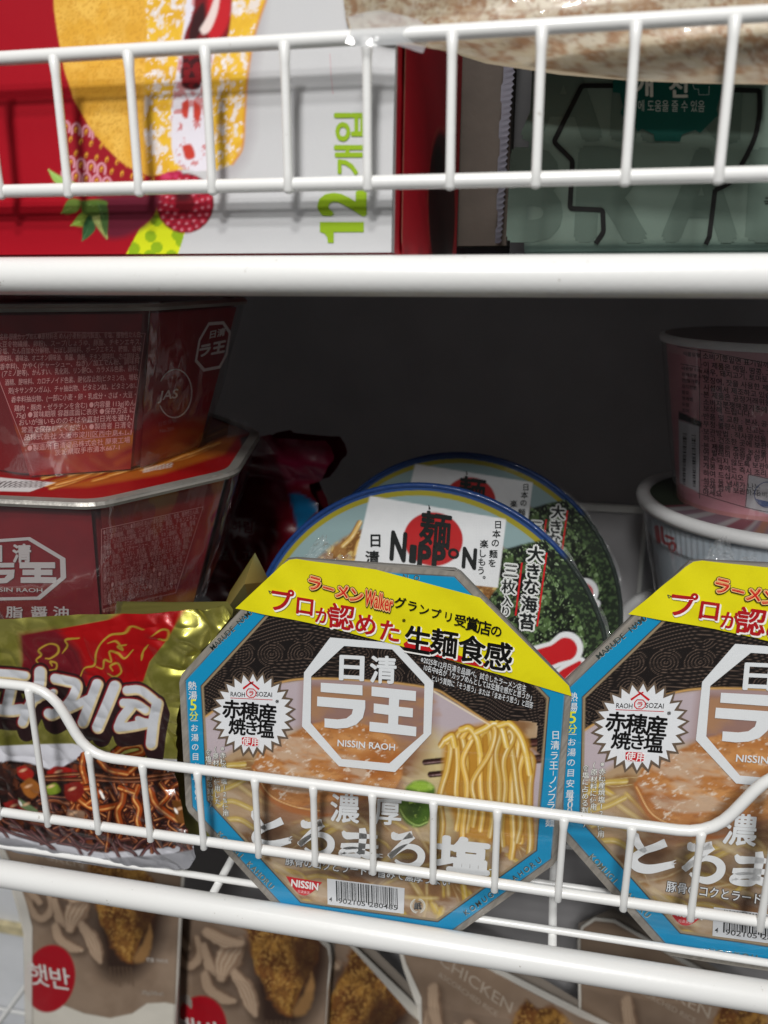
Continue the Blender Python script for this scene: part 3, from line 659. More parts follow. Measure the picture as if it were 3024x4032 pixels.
for i, (ch, z, x, y) in enumerate((('プ', 100, 1112, 2362), ('ロ', 88, 1200, 2388), ('が', 70, 1274, 2422), ('認', 104, 1346, 2428), ('め', 92, 1440, 2458), ('た', 92, 1535, 2484))):
    TY(ch, x+4, y+5, z, (250, 246, 240), a=9, off=.045, anc='c', layer=4); TY(ch, x, y, z, (178, 24, 30), a=9, off=.026, anc='c', layer=5)
TY('※', 1590, 2443, 26, (60, 50, 10), anc='c', off=.01)
line(mb, SY, [(1597, 2528), (1612, 2545), (1700, 2566), (1800, 2592), (1900, 2618), (1990, 2640)], [18, 26, 28, 26, 20, 4], (196, 28, 32), 4, smooth=True, base=.00012)
for ch, z, x, y in (('生', 112, 1645, 2518), ('麺', 112, 1748, 2532), ('食', 112, 1858, 2556), ('感', 118, 1962, 2582)):
    TY(ch, x+3, y+4, z, (250, 248, 244), a=10, off=.05, anc='c', layer=5); TY(ch, x, y, z, (16, 14, 12), a=10, off=.026, anc='c', layer=6)
# folded tail behind the top edge
mb.build('award_strip', print_mat('yellow_film_print', .35, .45, .12, 40, .25, gain=.97), bowl1)
# -- lip and body
def ring(fr, P, h): c, a, b, n = fr; return np.array([c+a*x+b*y+n*h for x, y in P])
mb = MB(); OL2 = np.array([p*1.004 for p in OL]); mb.loft([ring(FA, OL, -.00005), ring(FA, OL2, -.0006), ring(FA, OL2, -.0030), ring(FA, OL*.95, -.0034)], close=True, smooth=False); mb.build('lid_rim', M_SILVER, bowl1)
mb = MB(); mb.loft([ring(FA, OL*.945, -.003), ring(FA, OL*.90, -.010), ring(FA, OL*.70, -.044)], cap1=True, smooth=False); mb.build('bowl_body', M_WHITEP, bowl1)
# -- crumpled ends of the clear wrap sticking up behind the lid, and the wrap's cut edge across it
def crumple(mb, c, ex, ey, en, n=26, amp=.5, seed=0, aw=.25):
    g = np.linspace(0, 1, n); A, B = np.meshgrid(g, g, indexing='ij'); k = (vnoise(A*100, B*100, 16, seed)-.5)*1.0+(vnoise(A*100, B*100, 7, seed+5)-.5)*.45
    w_ = 1-aw-(.75-aw)*B+.12*(vnoise(A*50, B*50, 11, seed+3)-.5); X = c+((A-.5)*w_)[..., None]*ex+(B*(1+.3*(vnoise(A*100, B*0, 14, seed+9)-.5)))[..., None]*ey+(k*amp)[..., None]*en
    i = np.arange(n*n).reshape(n, n); F = np.stack([i[:-1, :-1], i[1:, :-1], i[1:, 1:], i[:-1, 1:]], -1).reshape(-1, 4).tolist(); mb.add(X.reshape(-1, 3), F, smooth=True)
M_CRINKLE = film_mat('crinkled_film', .10, 160, .9, spec=1.6)
mb = MB(); p = at(1250, 2212, .3005); crumple(mb, p, np.array([.019, .002, 0]), np.array([.002, .003, .0095]), np.array([0, -.007, 0]), 30, .8, 4)
crumple(mb, at(1340, 2222, .3005), np.array([.016, .002, 0]), np.array([.002, .001, .004]), np.array([0, -.005, 0]), 24, .7, 9)
mb.build('film_tuft', M_CRINKLE, bowl1)
SF = Surf(FA, lambda x, y: .0012+.0002*np.sin(x*260+y*90)); FL = local_outline(SA, [(735, 3050), (1500, 3062), (2215, 3072), (2190, 3380), (1830, 3645), (1790, 3668), (1128, 3588), (742, 3194)])
mb = MB(); sheet(mb, SF, FL, 30, 40, lambda U, V: Cv(U, V, (200, 200, 200))); mb.build('film_wrap', film_mat('film_sheet', .012, 30, .06, spec=.5), bowl1)
# -- its twin to the right
FB = frame((.0920, .3019, -.1960), -1.9, 6.9, 2.79)
copy_tree(bowl1, fmat(FB, (0, ybot)), 'blue rimmed octagonal noodle bowl cut off by the right edge of the photo')

# ------------------------------------------------------------------ round bowls behind (lid disc, standing on edge)
cN = Qm(1400, 1800, 1.276)
FC = frame((-.0554, .3438, -.1868), -4, 10); SC = Surf(FC); RN = .0875
circ_loc = np.array([(RN*math.cos(t), RN*math.sin(t)) for t in np.linspace(0, 2*math.pi, 120, endpoint=False)])
_, _, _, _ = SC.c, SC.a, SC.b, SC.n
def paint_nip(U, V):
    cv = Cv(U, V, (34, 68, 124)); x, y = SC.inv(U, V); r = np.hypot(x, y)/RN; n = fbm(U, V, 40, 3)
    cv.put(sm(.972, .966, r), (150, 140, 36)); cv.put(sm(.945, .938, r), (134, 158, 160)); cv.put(sm(.84, .81, r+.02*n), (150, 108, 60))
    cv.mot(None, (120, 96, 80), 50, .55, 6, .1, op=0.0)
    m = sm(.83, .80, r)
    f = fbm(U, V, 34, 61); cv.put(m*sm(.5, .56, f)*.7, (106, 66, 30)); cv.put(m*sm(.62, .66, fbm(U, V, 22, 64))*.8, (206, 184, 120))
    g2 = np.hypot((U % 34)-17, (V % 30)-15); cv.put(m*np.clip(1-abs(g2-9)/2.5, 0, 1)*(vnoise(U, V, 60, 9) > .55)*.5, (196, 150, 90))
    for P in (cN((0, 480), (20, 420), (70, 400)), cN((-60, 440), (-20, 400), (20, 330)), cN((-130, 530), (-60, 520), (20, 520))):
        cv.tube(P, 22, (206, 168, 96), (130, 88, 40), (240, 224, 180))
    # seaweed sheets
    nori = cN((735, 465), (985, 405), (1300, 300), (1400, 1400), (600, 1400), (600, 800), (715, 655))
    cv.poly(nori, (26, 36, 24), soft=3); cv.mot(nori, (70, 92, 52), 20, .54, 71, .06, smooth=False); cv.mot(nori, (112, 138, 92), 10, .62, 73, .05, smooth=False); cv.mot(nori, (14, 20, 14), 26, .58, 75, .05, smooth=False); cv.mot(nori, (150, 172, 132), 7, .74, 78, .04, smooth=False)
    cv.stroke(cN((800, 770), (1220, 745)), 5, (10, 14, 10), smooth=False); cv.stroke(cN((960, 560), (1060, 800)), 4, (16, 22, 14), smooth=False, op=.7)
    m = sm(.90, .905, r)*(np.arctan2(y, x) < .74)*(np.arctan2(y, x) > -1.2); cv.put(m, (30, 40, 28)); cv.put(m*sm(.54, .62, fbm(U, V, 12, 73)), (66, 86, 54)); cv.put(sm(.985, .99, r)*(np.arctan2(y, x) < .74), (70, 76, 74))
    # paper card
    card = cN((72, 195), (757, 312), (715, 656), (560, 640), (-20, 590))
    cv.poly(card, (218, 220, 222), soft=2)
    idx = np.nonzero(cv.sdf(card, np.arange(len(U))) < 0)[0]; th = (np.clip(1-abs(((V[idx]-.17*U[idx])/9.0) % 1-.5)/.3, 0, 1)+np.clip(1-abs(((U[idx])/11.0) % 1-.5)/.3, 0, 1))*.5; cv.put(th*.22*sm(.35, .65, vnoise(U[idx], V[idx], 30, 8)), (186, 190, 194), idx=idx)
    cv.ell(*cN((390, 412))[0], 117, 106, (176, 34, 36), ang=8, soft=2.5)
    # red brush sweep at the foot
    cv.stroke(cN((830, 1090), (900, 1030), (1000, 990), (1060, 960)), [130, 120, 105, 130], (222, 224, 226)); cv.stroke(cN((820, 1100), (900, 1030), (1000, 990), (1055, 965)), [90, 84, 74, 92], (190, 28, 34))
    cv.stroke(cN((1000, 1160), (1040, 1090), (1130, 1030)), [70, 60, 40], (222, 224, 226)); cv.stroke(cN((1000, 1160), (1040, 1095), (1125, 1035)), [44, 36, 18], (190, 28, 34))
    return cv
nb = thing('round_noodle_bowl', 'round noodle bowl with a white card and seaweed print, nearer of the two', 'noodle bowl', fmat(FC, (0, -RN)), 'round blue rimmed noodle bowls standing on edge')
mb = MB(); sheet(mb, SC, circ_loc, 300, 300, paint_nip)
TN = lambda s, x, y, z, col=(22, 26, 26), **k: text(mb, SC, s, *cN((x, y))[0], z, col, anc='c', **k)
TN('麺', 400, 365, 150, a=8, off=.026, layer=4, w=120, h=136)
for ch, x, y, w_, h_ in (('N', 215, 448, 56, 104), ('I', 288, 486, 14, 64), ('P', 345, 500, 44, 84), ('P', 418, 505, 44, 84), ('O', 492, 484, 40, 36), ('N', 572, 508, 50, 74)):
    TN(ch, x, y, 100, a=8, off=.05, layer=4, w=w_*1.0, h=h_)
line(mb, SC, cN((368, 240), (372, 262)), [2, 8], (22, 26, 26), 4)
TN('日', 100, 420, 56, off=.026); TN('清', 84, 505, 58, off=.026)
for s, x, y in (('日', 716, 340), ('本', 708, 385), ('の', 702, 432), ('麺', 692, 486), ('を', 686, 532), ('楽', 646, 436), ('し', 640, 484), ('も', 634, 526), ('う', 630, 570), ('。', 646, 604)): TN(s, x, y, 34, off=.02)
hl2 = [((220, 222, 220), .11)]
for s, x, y in (('大', 905, 488), ('き', 893, 574), ('な', 884, 650), ('海', 873, 738), ('苔', 862, 826)): TN(s, x, y, 66, a=6, off=.04, halo=hl2, layer=5)
for s, x, y in (('三', 780, 570), ('枚', 770, 650), ('入', 762, 722), ('り', 754, 776)): TN(s, x, y, 58 if s in '三枚' else 44, a=6, off=.035, halo=hl2, layer=5)
line(mb, SC, cN((960, 480), (912, 850)), 7, (200, 26, 34), 4); line(mb, SC, cN((836, 530), (804, 796)), 7, (200, 26, 34), 4)
mb.build('lid', M_LID, nb)
mb = MB(); rr = lambda r, h: ring(FC, circ_loc*(r/RN), h)
ca_ = np.linspace(0, 360, 120, endpoint=False); rc = np.array([lin((28, 60, 116)) if 42 < a < 300 else lin((44, 52, 48)) for a in ca_]); R6 = [rr(RN*.985, .0002), rr(RN*.995, .0011), rr(RN*1.006, .0008), rr(RN*1.012, -.0006), rr(RN*1.004, -.0030), rr(RN*.95, -.0034)]; mb.loft(R6, np.vstack([rc]*6)); mb.build('lid_rim', print_mat('blue_rim', .4, .5, .1, 260, .5), nb)
mb = MB(); mb.loft([rr(RN*.95, -.003), rr(RN*.93, -.012), rr(RN*.92, -.013), rr(RN*.66, -.062)], lin((200, 204, 206)), cap1=True); mb.build('bowl_body', M_WHITEP, nb)
# wrap skirt standing proud of the rim at the right
mb = MB(); A_ = np.linspace(-.5, .95, 60); rad = [1.006, 1.014, 1.022]; rings_ = []
for k, q in enumerate(rad): rings_.append(np.array([SC.c+SC.a*RN*(q+.004*k*math.sin(t*15+k))*math.cos(t)+SC.b*RN*(q+.004*k*math.sin(t*15+k))*math.sin(t)+SC.n*(.0008*k*math.sin(t*31)) for t in A_]))
mb.loft(rings_, close=False); mb.build('film_tuft', M_CRINKLE, nb)
FD = frame((-.0458, .4146, -.1882), -4, 10)
copy_tree(nb, fmat(FD, (0, -RN)), 'round noodle bowl with a white card and seaweed print, farther one behind')

# ------------------------------------------------------------------ red octagonal bowls stacked at the left
def rot3(rx, ry, rz):
    cx, sx, cy, sy, cz, sz = math.cos(rx), math.sin(rx), math.cos(ry), math.sin(ry), math.cos(rz), math.sin(rz)
    return np.array([[cz, -sz, 0], [sz, cz, 0], [0, 0, 1]])@np.array([[1, 0, 0], [0, cx, -sx], [0, sx, cx]])@np.array([[cy, 0, sy], [0, 1, 0], [-sy, 0, cy]])
def octo(w, z, ch=.0):
    r = w/2/math.cos(math.pi/8); P = [np.array([r*math.cos(a), r*math.sin(a), z]) for a in np.radians(-112.5+45*np.arange(8))]
    if not ch: return P
    out = []
    for i in range(8):
        a, b, c = P[i-1], P[i], P[(i+1) % 8]; s = b+(a-b)/np.linalg.norm(a-b)*ch; e = b+(c-b)/np.linalg.norm(c-b)*ch
        out += [(1-t)**2*s+2*t*(1-t)*b+t*t*e for t in np.linspace(0, 1, 5)]
    return out
def facet_frame(T0, T1, B0, B1):
    """frame on a side facet: x along, y up, n outwards"""
    a = (T1-T0)/np.linalg.norm(T1-T0); m = (T0+T1+B0+B1)/4; b = (T0+T1)/2-(B0+B1)/2; b -= a*(a@b); b /= np.linalg.norm(b); return (m, a, b, np.cross(a, b))
INGR = ['●名称 即席カップめん●原材料名 めん(小麦粉(国内製造)、食塩、植物性たん白、', '大豆食物繊維、卵粉)、スープ(しょうゆ、豚脂、チキンエキス、', '食塩、たん白加水分解物、にぼし調味料、ポークエキス、糖類、香味', '調味料、香味油、オニオン調味油、魚醤、魚粉、チキン調味料、さば調味油、', '香辛料)、かやく(チャーシュー、ねぎ)／加工でん粉、調味料', '(アミノ酸等)、かんすい、乳化剤、リン酸Ca、カラメル色素、香料、', '酒精、酸味料、カロチノイド色素、酸化防止剤(ビタミンE)、増粘', '剤(キサンタンガム)、チャ抽出物、ビタミンB2、ビタミンB1、', '香辛料抽出物、(一部に小麦・卵・乳成分・さば・大豆・', '鶏肉・豚肉・ゼラチンを含む) ●内容量 113g(めん', '75g) ●賞味期限 容器底面に表示 ●保存方法 に', 'おいが強いもののそばや直射日光を避け、', '常温で保存してください ●製造者 日清食', '品株式会社 大阪市淀川区西中島4-1-1']
def red_bowl(label, c, rot, bw, h, prints, lidpaint=None, group='red octagonal noodle bowls stacked at the left'):
    M3 = rot3(*[R_(t) for t in rot]); c = np.array(c); W_ = .163
    g = lambda P: [M3@p+c for p in P]
    T, B = g(octo(W_-.008, -.003)), g(octo(bw, -h))
    base = M3@np.array([0, 0, -h])+c
    t = thing('red_noodle_bowl', label, 'noodle bowl', Matrix([[*M3[i], base[i]] for i in range(3)]+[[0, 0, 0, 1]]), group)
    mb = MB(); mb.loft([np.array(g(octo(W_-.010, -.003, .006))), np.array(g(octo(W_-.011, -.0045, .006))), np.array(g(octo(bw, -h+.001, .006))), np.array(g(octo(bw-.004, -h, .005)))], lin((120, 12, 20)), cap1=True, smooth=False)
    mb.build('bowl_body', M_BOWLRED, t)
    mb = MB(); mb.loft([np.array(g(octo(W_-.012, -.0030, .008))), np.array(g(octo(W_+.001, -.0026, .008))), np.array(g(octo(W_+.002, -.0012, .008))), np.array(g(octo(W_, .0002, .008))), np.array(g(octo(W_-.009, .0002, .007)))], smooth=False); mb.build('rim', M_SILVER, t)
    for k, (fn, tfn) in prints.items():
        T0, T1, B0, B1 = T[k], T[(k+1) % 8], B[k], B[(k+1) % 8]; fr = facet_frame(T0, T1, B0, B1); fr = (fr[0]+fr[3]*.0004, *fr[1:]); S = Surf(fr)
        P = [( (q-fr[0])@fr[1], (q-fr[0])@fr[2]) for q in (T0+(T1-T0)*.03, T1+(T0-T1)*.03, B1+(B0-B1)*.05, B0+(B1-B0)*.05)]
        P = [(x, min(y, max(p[1] for p in P)-.0008)) for x, y in P]
        mb = MB(); sheet(mb, S, P, 150, 150, fn)
        if tfn: tfn(mb, S)
        mb.build('side_print', M_BOWLRED, t)
    fl = (M3@np.array([0, 0, -.0004])+c, M3[:, 0].copy(), M3[:, 1].copy(), M3[:, 2].copy()); S = Surf(fl); P = [tuple(p[:2]) for p in octo(W_-.008, 0, .006)]
    mb = MB(); sheet(mb, S, P, 180, 180, lidpaint or (lambda U, V: Cv(U, V, (150, 30, 30)))); mb.build('lid', M_LID, t)
    # shrink wrap: loosely hugging skirt with sharp creases
    n = 240; rings_ = []; rr_ = np.random.default_rng(int(abs(c[2])*1000))
    for j, s in enumerate(np.linspace(0, 1, 26)):
        w_ = (W_+.0015)*(1-s)+(bw+.004)*s; z = .001*(1-s)-(h+.0008)*s; pts = np.array(octo(w_, z, .010)); m = len(pts); L = []
        for q in np.linspace(0, m, n, endpoint=False):
            i = int(q) % m; f = q-int(q); p = pts[i]*(1-f)+pts[(i+1) % m]*f; ang = math.atan2(p[1], p[0])
            wr = .0016*(fbm(np.array([ang*40+s*30]), np.array([s*26-ang*12]), 7, 90, 3)[0]-.5)*math.sin(3.14*min(1, s*1.05+.02)); u = p[:2]/np.linalg.norm(p[:2]); L.append([p[0]+u[0]*(wr+.0012*math.sin(3.14*s)), p[1]+u[1]*(wr+.0012*math.sin(3.14*s)), p[2]])
        rings_.append(np.array(L)@M3.T+c)
    mb = MB(); mb.loft(rings_); mb.build('film_wrap', M_WRAP, t); return t
M_WRAP = film_mat('bowl_wrap', .028, 26, 1.0, (1, 1, .4), spec=1.5, bd=.006)
PK = (232, 170, 168)
def redbase(U, V, seed=1, low=1850, warm=1.0):
    cv = Cv(U, V, (138, 16, 26)); cv.mot(None, (160, 24, 32), 120, .5, seed, .2, op=.6)
    for k in range(16):
        r = np.random.default_rng(seed*50+k); x = r.uniform(U.min(), U.max()); y = low-r.uniform(0, 130)
        cv.stroke([(x-90, y+30), (x, y-10), (x+90, y+10)], r.uniform(14, 34), ((190, 96, 26), (206, 140, 46), (160, 44, 20))[k % 3], soft=12, op=.42*warm)
    return cv
def p_ing_top(U, V): return redbase(U, V, 2, 1800)
cT = Qm(0, 1150, 2.592); 
def t_ing_top(mb, S):
    line(mb, S, cT((-10, 470), (600, 408), (1482, 420), (1340, 1450), (245, 1560), (-10, 900)), 3, (214, 140, 140), 2, closed=True)
    ys = [(470, 452), (545, 530), (615, 600), (690, 680), (775, 745), (845, 835), (935, 915), (1020, 985), (1110, 1080), (1200, 1150), (1270, 1215), (1345, 1290), (1420, 1365), (1495, 1440)]
    xl = [-40, -30, -20, -10, 0, 20, 50, 85, 115, 145, 165, 195, 220, 245]; xr = [1450, 1445, 1440, 1430, 1422, 1412, 1404, 1396, 1386, 1378, 1370, 1350, 1346, 1340]
    for i, s in enumerate(INGR):
        (y0, _), x0, x1 = ys[i], xl[i], xr[i]; y0 += 14
        y1 = y0-66+i*1.5-6*(i > 8)
        p, q = cT((x0, y0), (x1, y1 if i > 3 else y0-26)); a = math.degrees(math.atan2(q[1]-p[1], q[0]-p[0])); text(mb, S, s, p[0], p[1], 27, PK, a=a, ua=2, w=math.hypot(q[0]-p[0], q[1]-p[1]), layer=2, off=.008)
    text(mb, S, '●製造所 日清食品株式会社 関東工場', *cT((280, 1620))[0], 27, PK, a=-4.8, ua=2, w=405, layer=2, off=.008); text(mb, S, '茨城県取手市清水667-1', *cT((560, 1665))[0], 26, PK, a=-5, ua=2, w=255, layer=2, off=.008)
def p_jas(U, V): return redbase(U, V, 5, 1780, .5)
cJ = Qm(0, 1100, 1.106)
def raoh_logo(mb, S, O, I, col, L=2):
    ovl(mb, S, O, col, L, holes=[I])
def t_jas(mb, S):
    g = (236, 226, 224)
    O = cJ((908, 187), (975, 182), (1006, 228), (990, 330), (958, 388), (886, 402), (848, 358), (865, 262)); cx, cy = np.mean(O, 0); I = [(cx+(x-cx)*.87, cy+(y-cy)*.87) for x, y in O]
    ovl(mb, S, O, g, 2, holes=[I]); text(mb, S, '日清', *cJ((948, 234))[0], 34, g, a=-12, ua=8, anc='c', off=.03, layer=3); text(mb, S, 'ラ王', *cJ((925, 302))[0], 56, g, a=-11, ua=10, anc='c', off=.05, layer=3); text(mb, S, 'NISSIN RAOH', *cJ((915, 358))[0], 10, (150, 60, 60), a=-10, anc='c', layer=3)
    cx, cy = cJ((762, 497))[0]; arc = lambda a0, a1: [(cx+66*math.cos(R_(t))+10*math.sin(R_(t))*-.3, cy+95*math.sin(R_(t))) for t in np.linspace(a0, a1, 30)]
    line(mb, S, arc(-150, 150), 5, g, 2); text(mb, S, 'JAS', *cJ((733, 508))[0], 52, g, a=-8, ua=10, anc='c', off=.02, layer=3, w=74); text(mb, S, '日即食協', *cJ((730, 622))[0], 19, (170, 120, 120), a=-14, anc='c', layer=2); text(mb, S, 'No.201', *cJ((726, 655))[0], 20, (176, 140, 140), a=-12, anc='c', layer=2)
def p_logo(U, V):
    cv = redbase(U, V, 9, 2600, 0); cv.put(np.full(len(U), .35), (124, 50, 60)); return cv
def t_logo(mb, S):
    g = (214, 206, 206); cL = Qm(0, 1100, 1.106)
    # lettering of the big octagon mark
    O = cL((-60, 1135), (130, 1122), (285, 1215), (288, 1300), (175, 1395), (-70, 1400), (-190, 1310), (-190, 1210)); cx, cy = np.mean(O, 0); I = [(cx+(x-cx)*.90, cy+(y-cy)*.90) for x, y in O]
    ovl(mb, S, O, g, 2, holes=[I])
    for ch, x, y, z in (('日', -20, 1195, 74), ('清', 95, 1193, 76)): text(mb, S, ch, *cL((x, y))[0], z, g, a=-1, anc='c', off=.035, layer=3)
    for P in (cL((85, 1232), (240, 1232), (240, 1258), (178, 1258), (178, 1264), (228, 1264), (228, 1288), (178, 1288), (178, 1296), (245, 1297), (245, 1322), (90, 1322), (90, 1297), (150, 1296), (150, 1288), (98, 1288), (98, 1264), (150, 1264), (150, 1258), (85, 1258)),
              cL((-80, 1236), (62, 1234), (62, 1254), (-80, 1256)), cL((-90, 1266), (64, 1264), (60, 1300), (30, 1322), (-60, 1328), (-60, 1308), (20, 1300), (32, 1286), (-90, 1288))): ovl(mb, S, P, g, 3)
    text(mb, S, 'NISSIN RAOH', *cL((60, 1352))[0], 22, g, a=1, anc='c', off=.01, layer=3, w=225)
    for ch, x, z in (('背', -60, 70), ('脂', 62, 70), ('醤', 170, 70), ('油', 265, 68)): text(mb, S, ch, *cL((x, 1449))[0], z, g, a=1.5, anc='c', off=.02, layer=3, h=44)
def p_ing_low(U, V): return redbase(U, V, 12, 2440, 1.3)
def t_ing_low(mb, S):
    line(mb, S, cJ((442, 1088), (885, 990), (765, 1365), (445, 1438)), 3, (214, 140, 140), 2, closed=True)
    for i, s in enumerate(INGR):
        t = i/13; p, q = cJ((450, 1112+t*306), (872-t*100, 1016+t*330)); a = math.degrees(math.atan2(q[1]-p[1], q[0]-p[0])); text(mb, S, s, p[0], p[1], 23, (206, 140, 140), a=a, ua=0, w=math.hypot(q[0]-p[0], q[1]-p[1])-6, layer=2, off=.006)
    text(mb, S, '●製造所 日清食品株式会社 関東工場', *cJ((448, 1452))[0], 21, (206, 150, 140), a=-13, w=240, layer=2); text(mb, S, '茨城県取手市清水667-1', *cJ((540, 1452))[0], 19, (206, 150, 140), a=-13, w=150, layer=2)
def p_lidlow(U, V):
    cv = Cv(U, V, (146, 14, 18)); rng = np.random.default_rng(3)
    cv.poly(cJ((250, 905), (520, 840), (900, 660), (1120, 560), (980, 760), (700, 850), (380, 905)), (168, 88, 26), soft=8)
    for k in range(46):
        x = rng.uniform(260, 900); y = 905-(x-250)*.24-rng.uniform(-12, 90); cv.tube(cJ((x-90, y+26), (x, y), (x+100, y-40)), 20, (192, 116, 34), (120, 50, 18), (244, 200, 130), soft=3)
    cv.poly(cJ((-30, 860), (240, 885), (130, 925), (-30, 922)), (214, 214, 214), soft=2)
    for k in range(30):
        x = -20+k*7.5; cv.stroke(cJ((x, 880), (x-6, 905)), 2.2+2*(k % 3 == 0), (30, 26, 28), soft=1, smooth=False)
    for k in range(8): cv.stroke(cJ((630+k*16, 838-k*3), (634+k*16, 822-k*3)), 6, (230, 226, 220), soft=1.5, smooth=False)
    cv.poly(cJ((1045, 690), (1110, 670), (1120, 730), (1060, 780)), (60, 56, 60), soft=4)
    return cv
rb2 = red_bowl('red octagonal noodle bowl with a big octagon mark, lower of the stack', (-.2269, .3595, -.0880), (3.9, 2.5, 10.3), .1162, .0725, {0: (p_logo, t_logo), 1: (p_ing_low, t_ing_low), 2: (lambda U, V: redbase(U, V, 14, 2300), None)}, p_lidlow)
rb1 = red_bowl('red octagonal noodle bowl with an ingredients list, on top of the stack', (-.2329, .3669, -.0177), (-.1, .9, 31.1), .1136, .0735, {0: (p_ing_top, t_ing_top), 1: (p_jas, t_jas)}, None)
# clear wrap sheet flaring from the lower bowl's rim at the back corner
mb = MB(); crumple(mb, at(985, 1800, .40), np.array([.020, .03, -.002]), np.array([-.006, .0, .020]), np.array([0, -.002, 0]), 18, .5, 12, .05); mb.build('film_tuft', film_mat('film_flap', .12, 120, .4), rb2)

# ------------------------------------------------------------------ gold noodle packet
cG = Qm(0, 2400, 1.508); cG2 = Qm(0, 2600, 2.304)
FG = frame(at(380, 2950, .2965), 0, 3, 0)
GO = [(-120, 2420), (300, 2400), (700, 2395), (878, 2385), (908, 2428), (858, 2500), (815, 2540), (752, 2665), (730, 2760), (722, 3000), (752, 3160), (800, 3330), (775, 3372), (600, 3398), (400, 3392), (180, 3352), (-120, 3272)]
SG0 = Surf(FG); GL = local_outline(SG0, GO)
def d_gold(x, y):
    X = x*1000; Y = y*1000; e = np.clip((.078-x)/.05, 0, 1); q = 1-(1-e)**2.2
    t = np.clip((.088-y)/.03, 0, 1)*np.clip((y+.072)/.03, 0, 1); t = 1-(1-np.clip(t, 0, 1))**2
    edge = 1-np.clip((.075-x)/.045, 0, 1)
    r1 = abs(vnoise(X*.8+Y*.5, Y*.7-X*.4, 13, 201)-.5)*2; r2 = abs(vnoise(X+Y*.3, Y, 6.5, 203)-.5)*2; r3 = vnoise(X, Y, 24, 205)
    return .0105*q*t-.004+(.0056*r1+.0022*r2)*(.15+edge*1.35)-.001*edge+.0022*r3+.0007*r2
SG = Surf(FG, d_gold)
def paint_gold(U, V):
    cv = Cv(U, V, (156, 152, 68), .72); cv.mot(None, (190, 184, 98), 60, .5, 81, .15, alpha=.8)
    red = cG((150, 150), (640, 60), (900, -80), (1130, -60), (1060, 60), (1000, 170), (890, 310), (850, 430), (480, 460), (130, 340), (160, 240))
    cv.poly(red, (160, 10, 14), soft=3, alpha=.15); cv.poly(cG((110, 140), (330, 110), (470, 250), (520, 430), (130, 400)), (104, 20, 30), soft=14, alpha=.1)
    for P in ([(240, 330), (215, 300), (245, 270), (230, 240), (290, 205), (340, 215), (345, 255), (300, 290), (270, 290)], [(290, 360), (330, 355), (335, 320), (300, 310), (310, 335)], [(370, 260), (400, 215), (390, 180), (470, 170)], [(470, 420), (500, 350), (560, 330), (570, 260), (600, 200), (660, 150), (740, 140), (780, 100), (850, 120)],
              [(570, 340), (610, 350), (620, 300), (660, 310), (650, 250), (700, 260), (740, 290), (790, 240)], [(640, 200), (690, 190), (730, 240), (700, 220), (750, 210)], [(640, 380), (680, 400), (720, 370), (700, 320), (655, 335), (670, 365)], [(900, 160), (960, 120), (1000, 130), (990, 180), (940, 175)], [(880, 210), (850, 250), (840, 300)]):
        cv.stroke(cG(*P), [3, 8, 6, 9, 4], (202, 166, 62), soft=1.6, alpha=.5)
    # white dish and sauce-coated noodles
    cv.poly(cG((-120, 815), (200, 800), (430, 795), (560, 830), (840, 880), (1060, 890), (1180, 960), (1220, 1500), (-120, 1500)), (204, 204, 212), soft=3, alpha=0)
    dish = cG((-120, 930), (60, 900), (200, 920), (330, 960), (470, 880), (640, 850), (840, 880), (980, 960), (1080, 1020), (1160, 1120), (1180, 1300), (1100, 1400), (800, 1430), (600, 1440), (300, 1380), (100, 1320), (-120, 1290))
    cv.poly(dish, (50, 26, 22), soft=4, alpha=0)
    cv.mot(dish, (104, 52, 30), 40, .52, 84, .08); cv.mot(dish, (28, 14, 12), 30, .56, 87, .08)
    rng = np.random.default_rng(6)
    for k in range(120):
        x = rng.uniform(-60, 1130); y = rng.uniform(1120, 1430); a = rng.uniform(-.9, 1.3); L = rng.uniform(50, 150)
        P = [(x-L*math.cos(a), y-L*math.sin(a)), (x-L*.3*math.cos(a)+rng.uniform(-25, 25), y-L*.3*math.sin(a)+rng.uniform(-25, 25)), (x+L*.4*math.cos(a)+rng.uniform(-25, 25), y+L*.4*math.sin(a)), (x+L*math.cos(a), y+L*math.sin(a))]
        if y > 1120 and (y < 1250+x*.15): cv.tube(cG(*P), rng.uniform(14, 26), ((96, 50, 44), (78, 44, 46), (120, 62, 36))[k % 3], (34, 16, 14), (176, 116, 84), hl=rng.uniform(-.4, .3), soft=2)
        elif rng.random() < .6: cv.tube(cG(*P), 14, (86, 50, 52), (38, 20, 22), (140, 100, 96), soft=2)
    for k in range(46):
        x = rng.uniform(430, 1120); y = rng.uniform(960, 1330); a = rng.uniform(.6, 2.2); L = rng.uniform(60, 120); b = rng.uniform(-50, 50)
        cv.tube(cG((x-L*math.cos(a), y-L*math.sin(a)), (x-L*.3*math.cos(a)+b, y-L*.3*math.sin(a)), (x+L*.3*math.cos(a)-b, y+L*.3*math.sin(a)), (x+L*math.cos(a), y+L*math.sin(a))), rng.uniform(18, 30), ((92, 36, 20), (68, 28, 22), (124, 52, 20))[k % 3], (30, 12, 10), (226, 150, 90), hl=rng.uniform(-.5, .2), soft=2)
    orange = ((158, 66, 20), (50, 18, 8), (248, 186, 110))
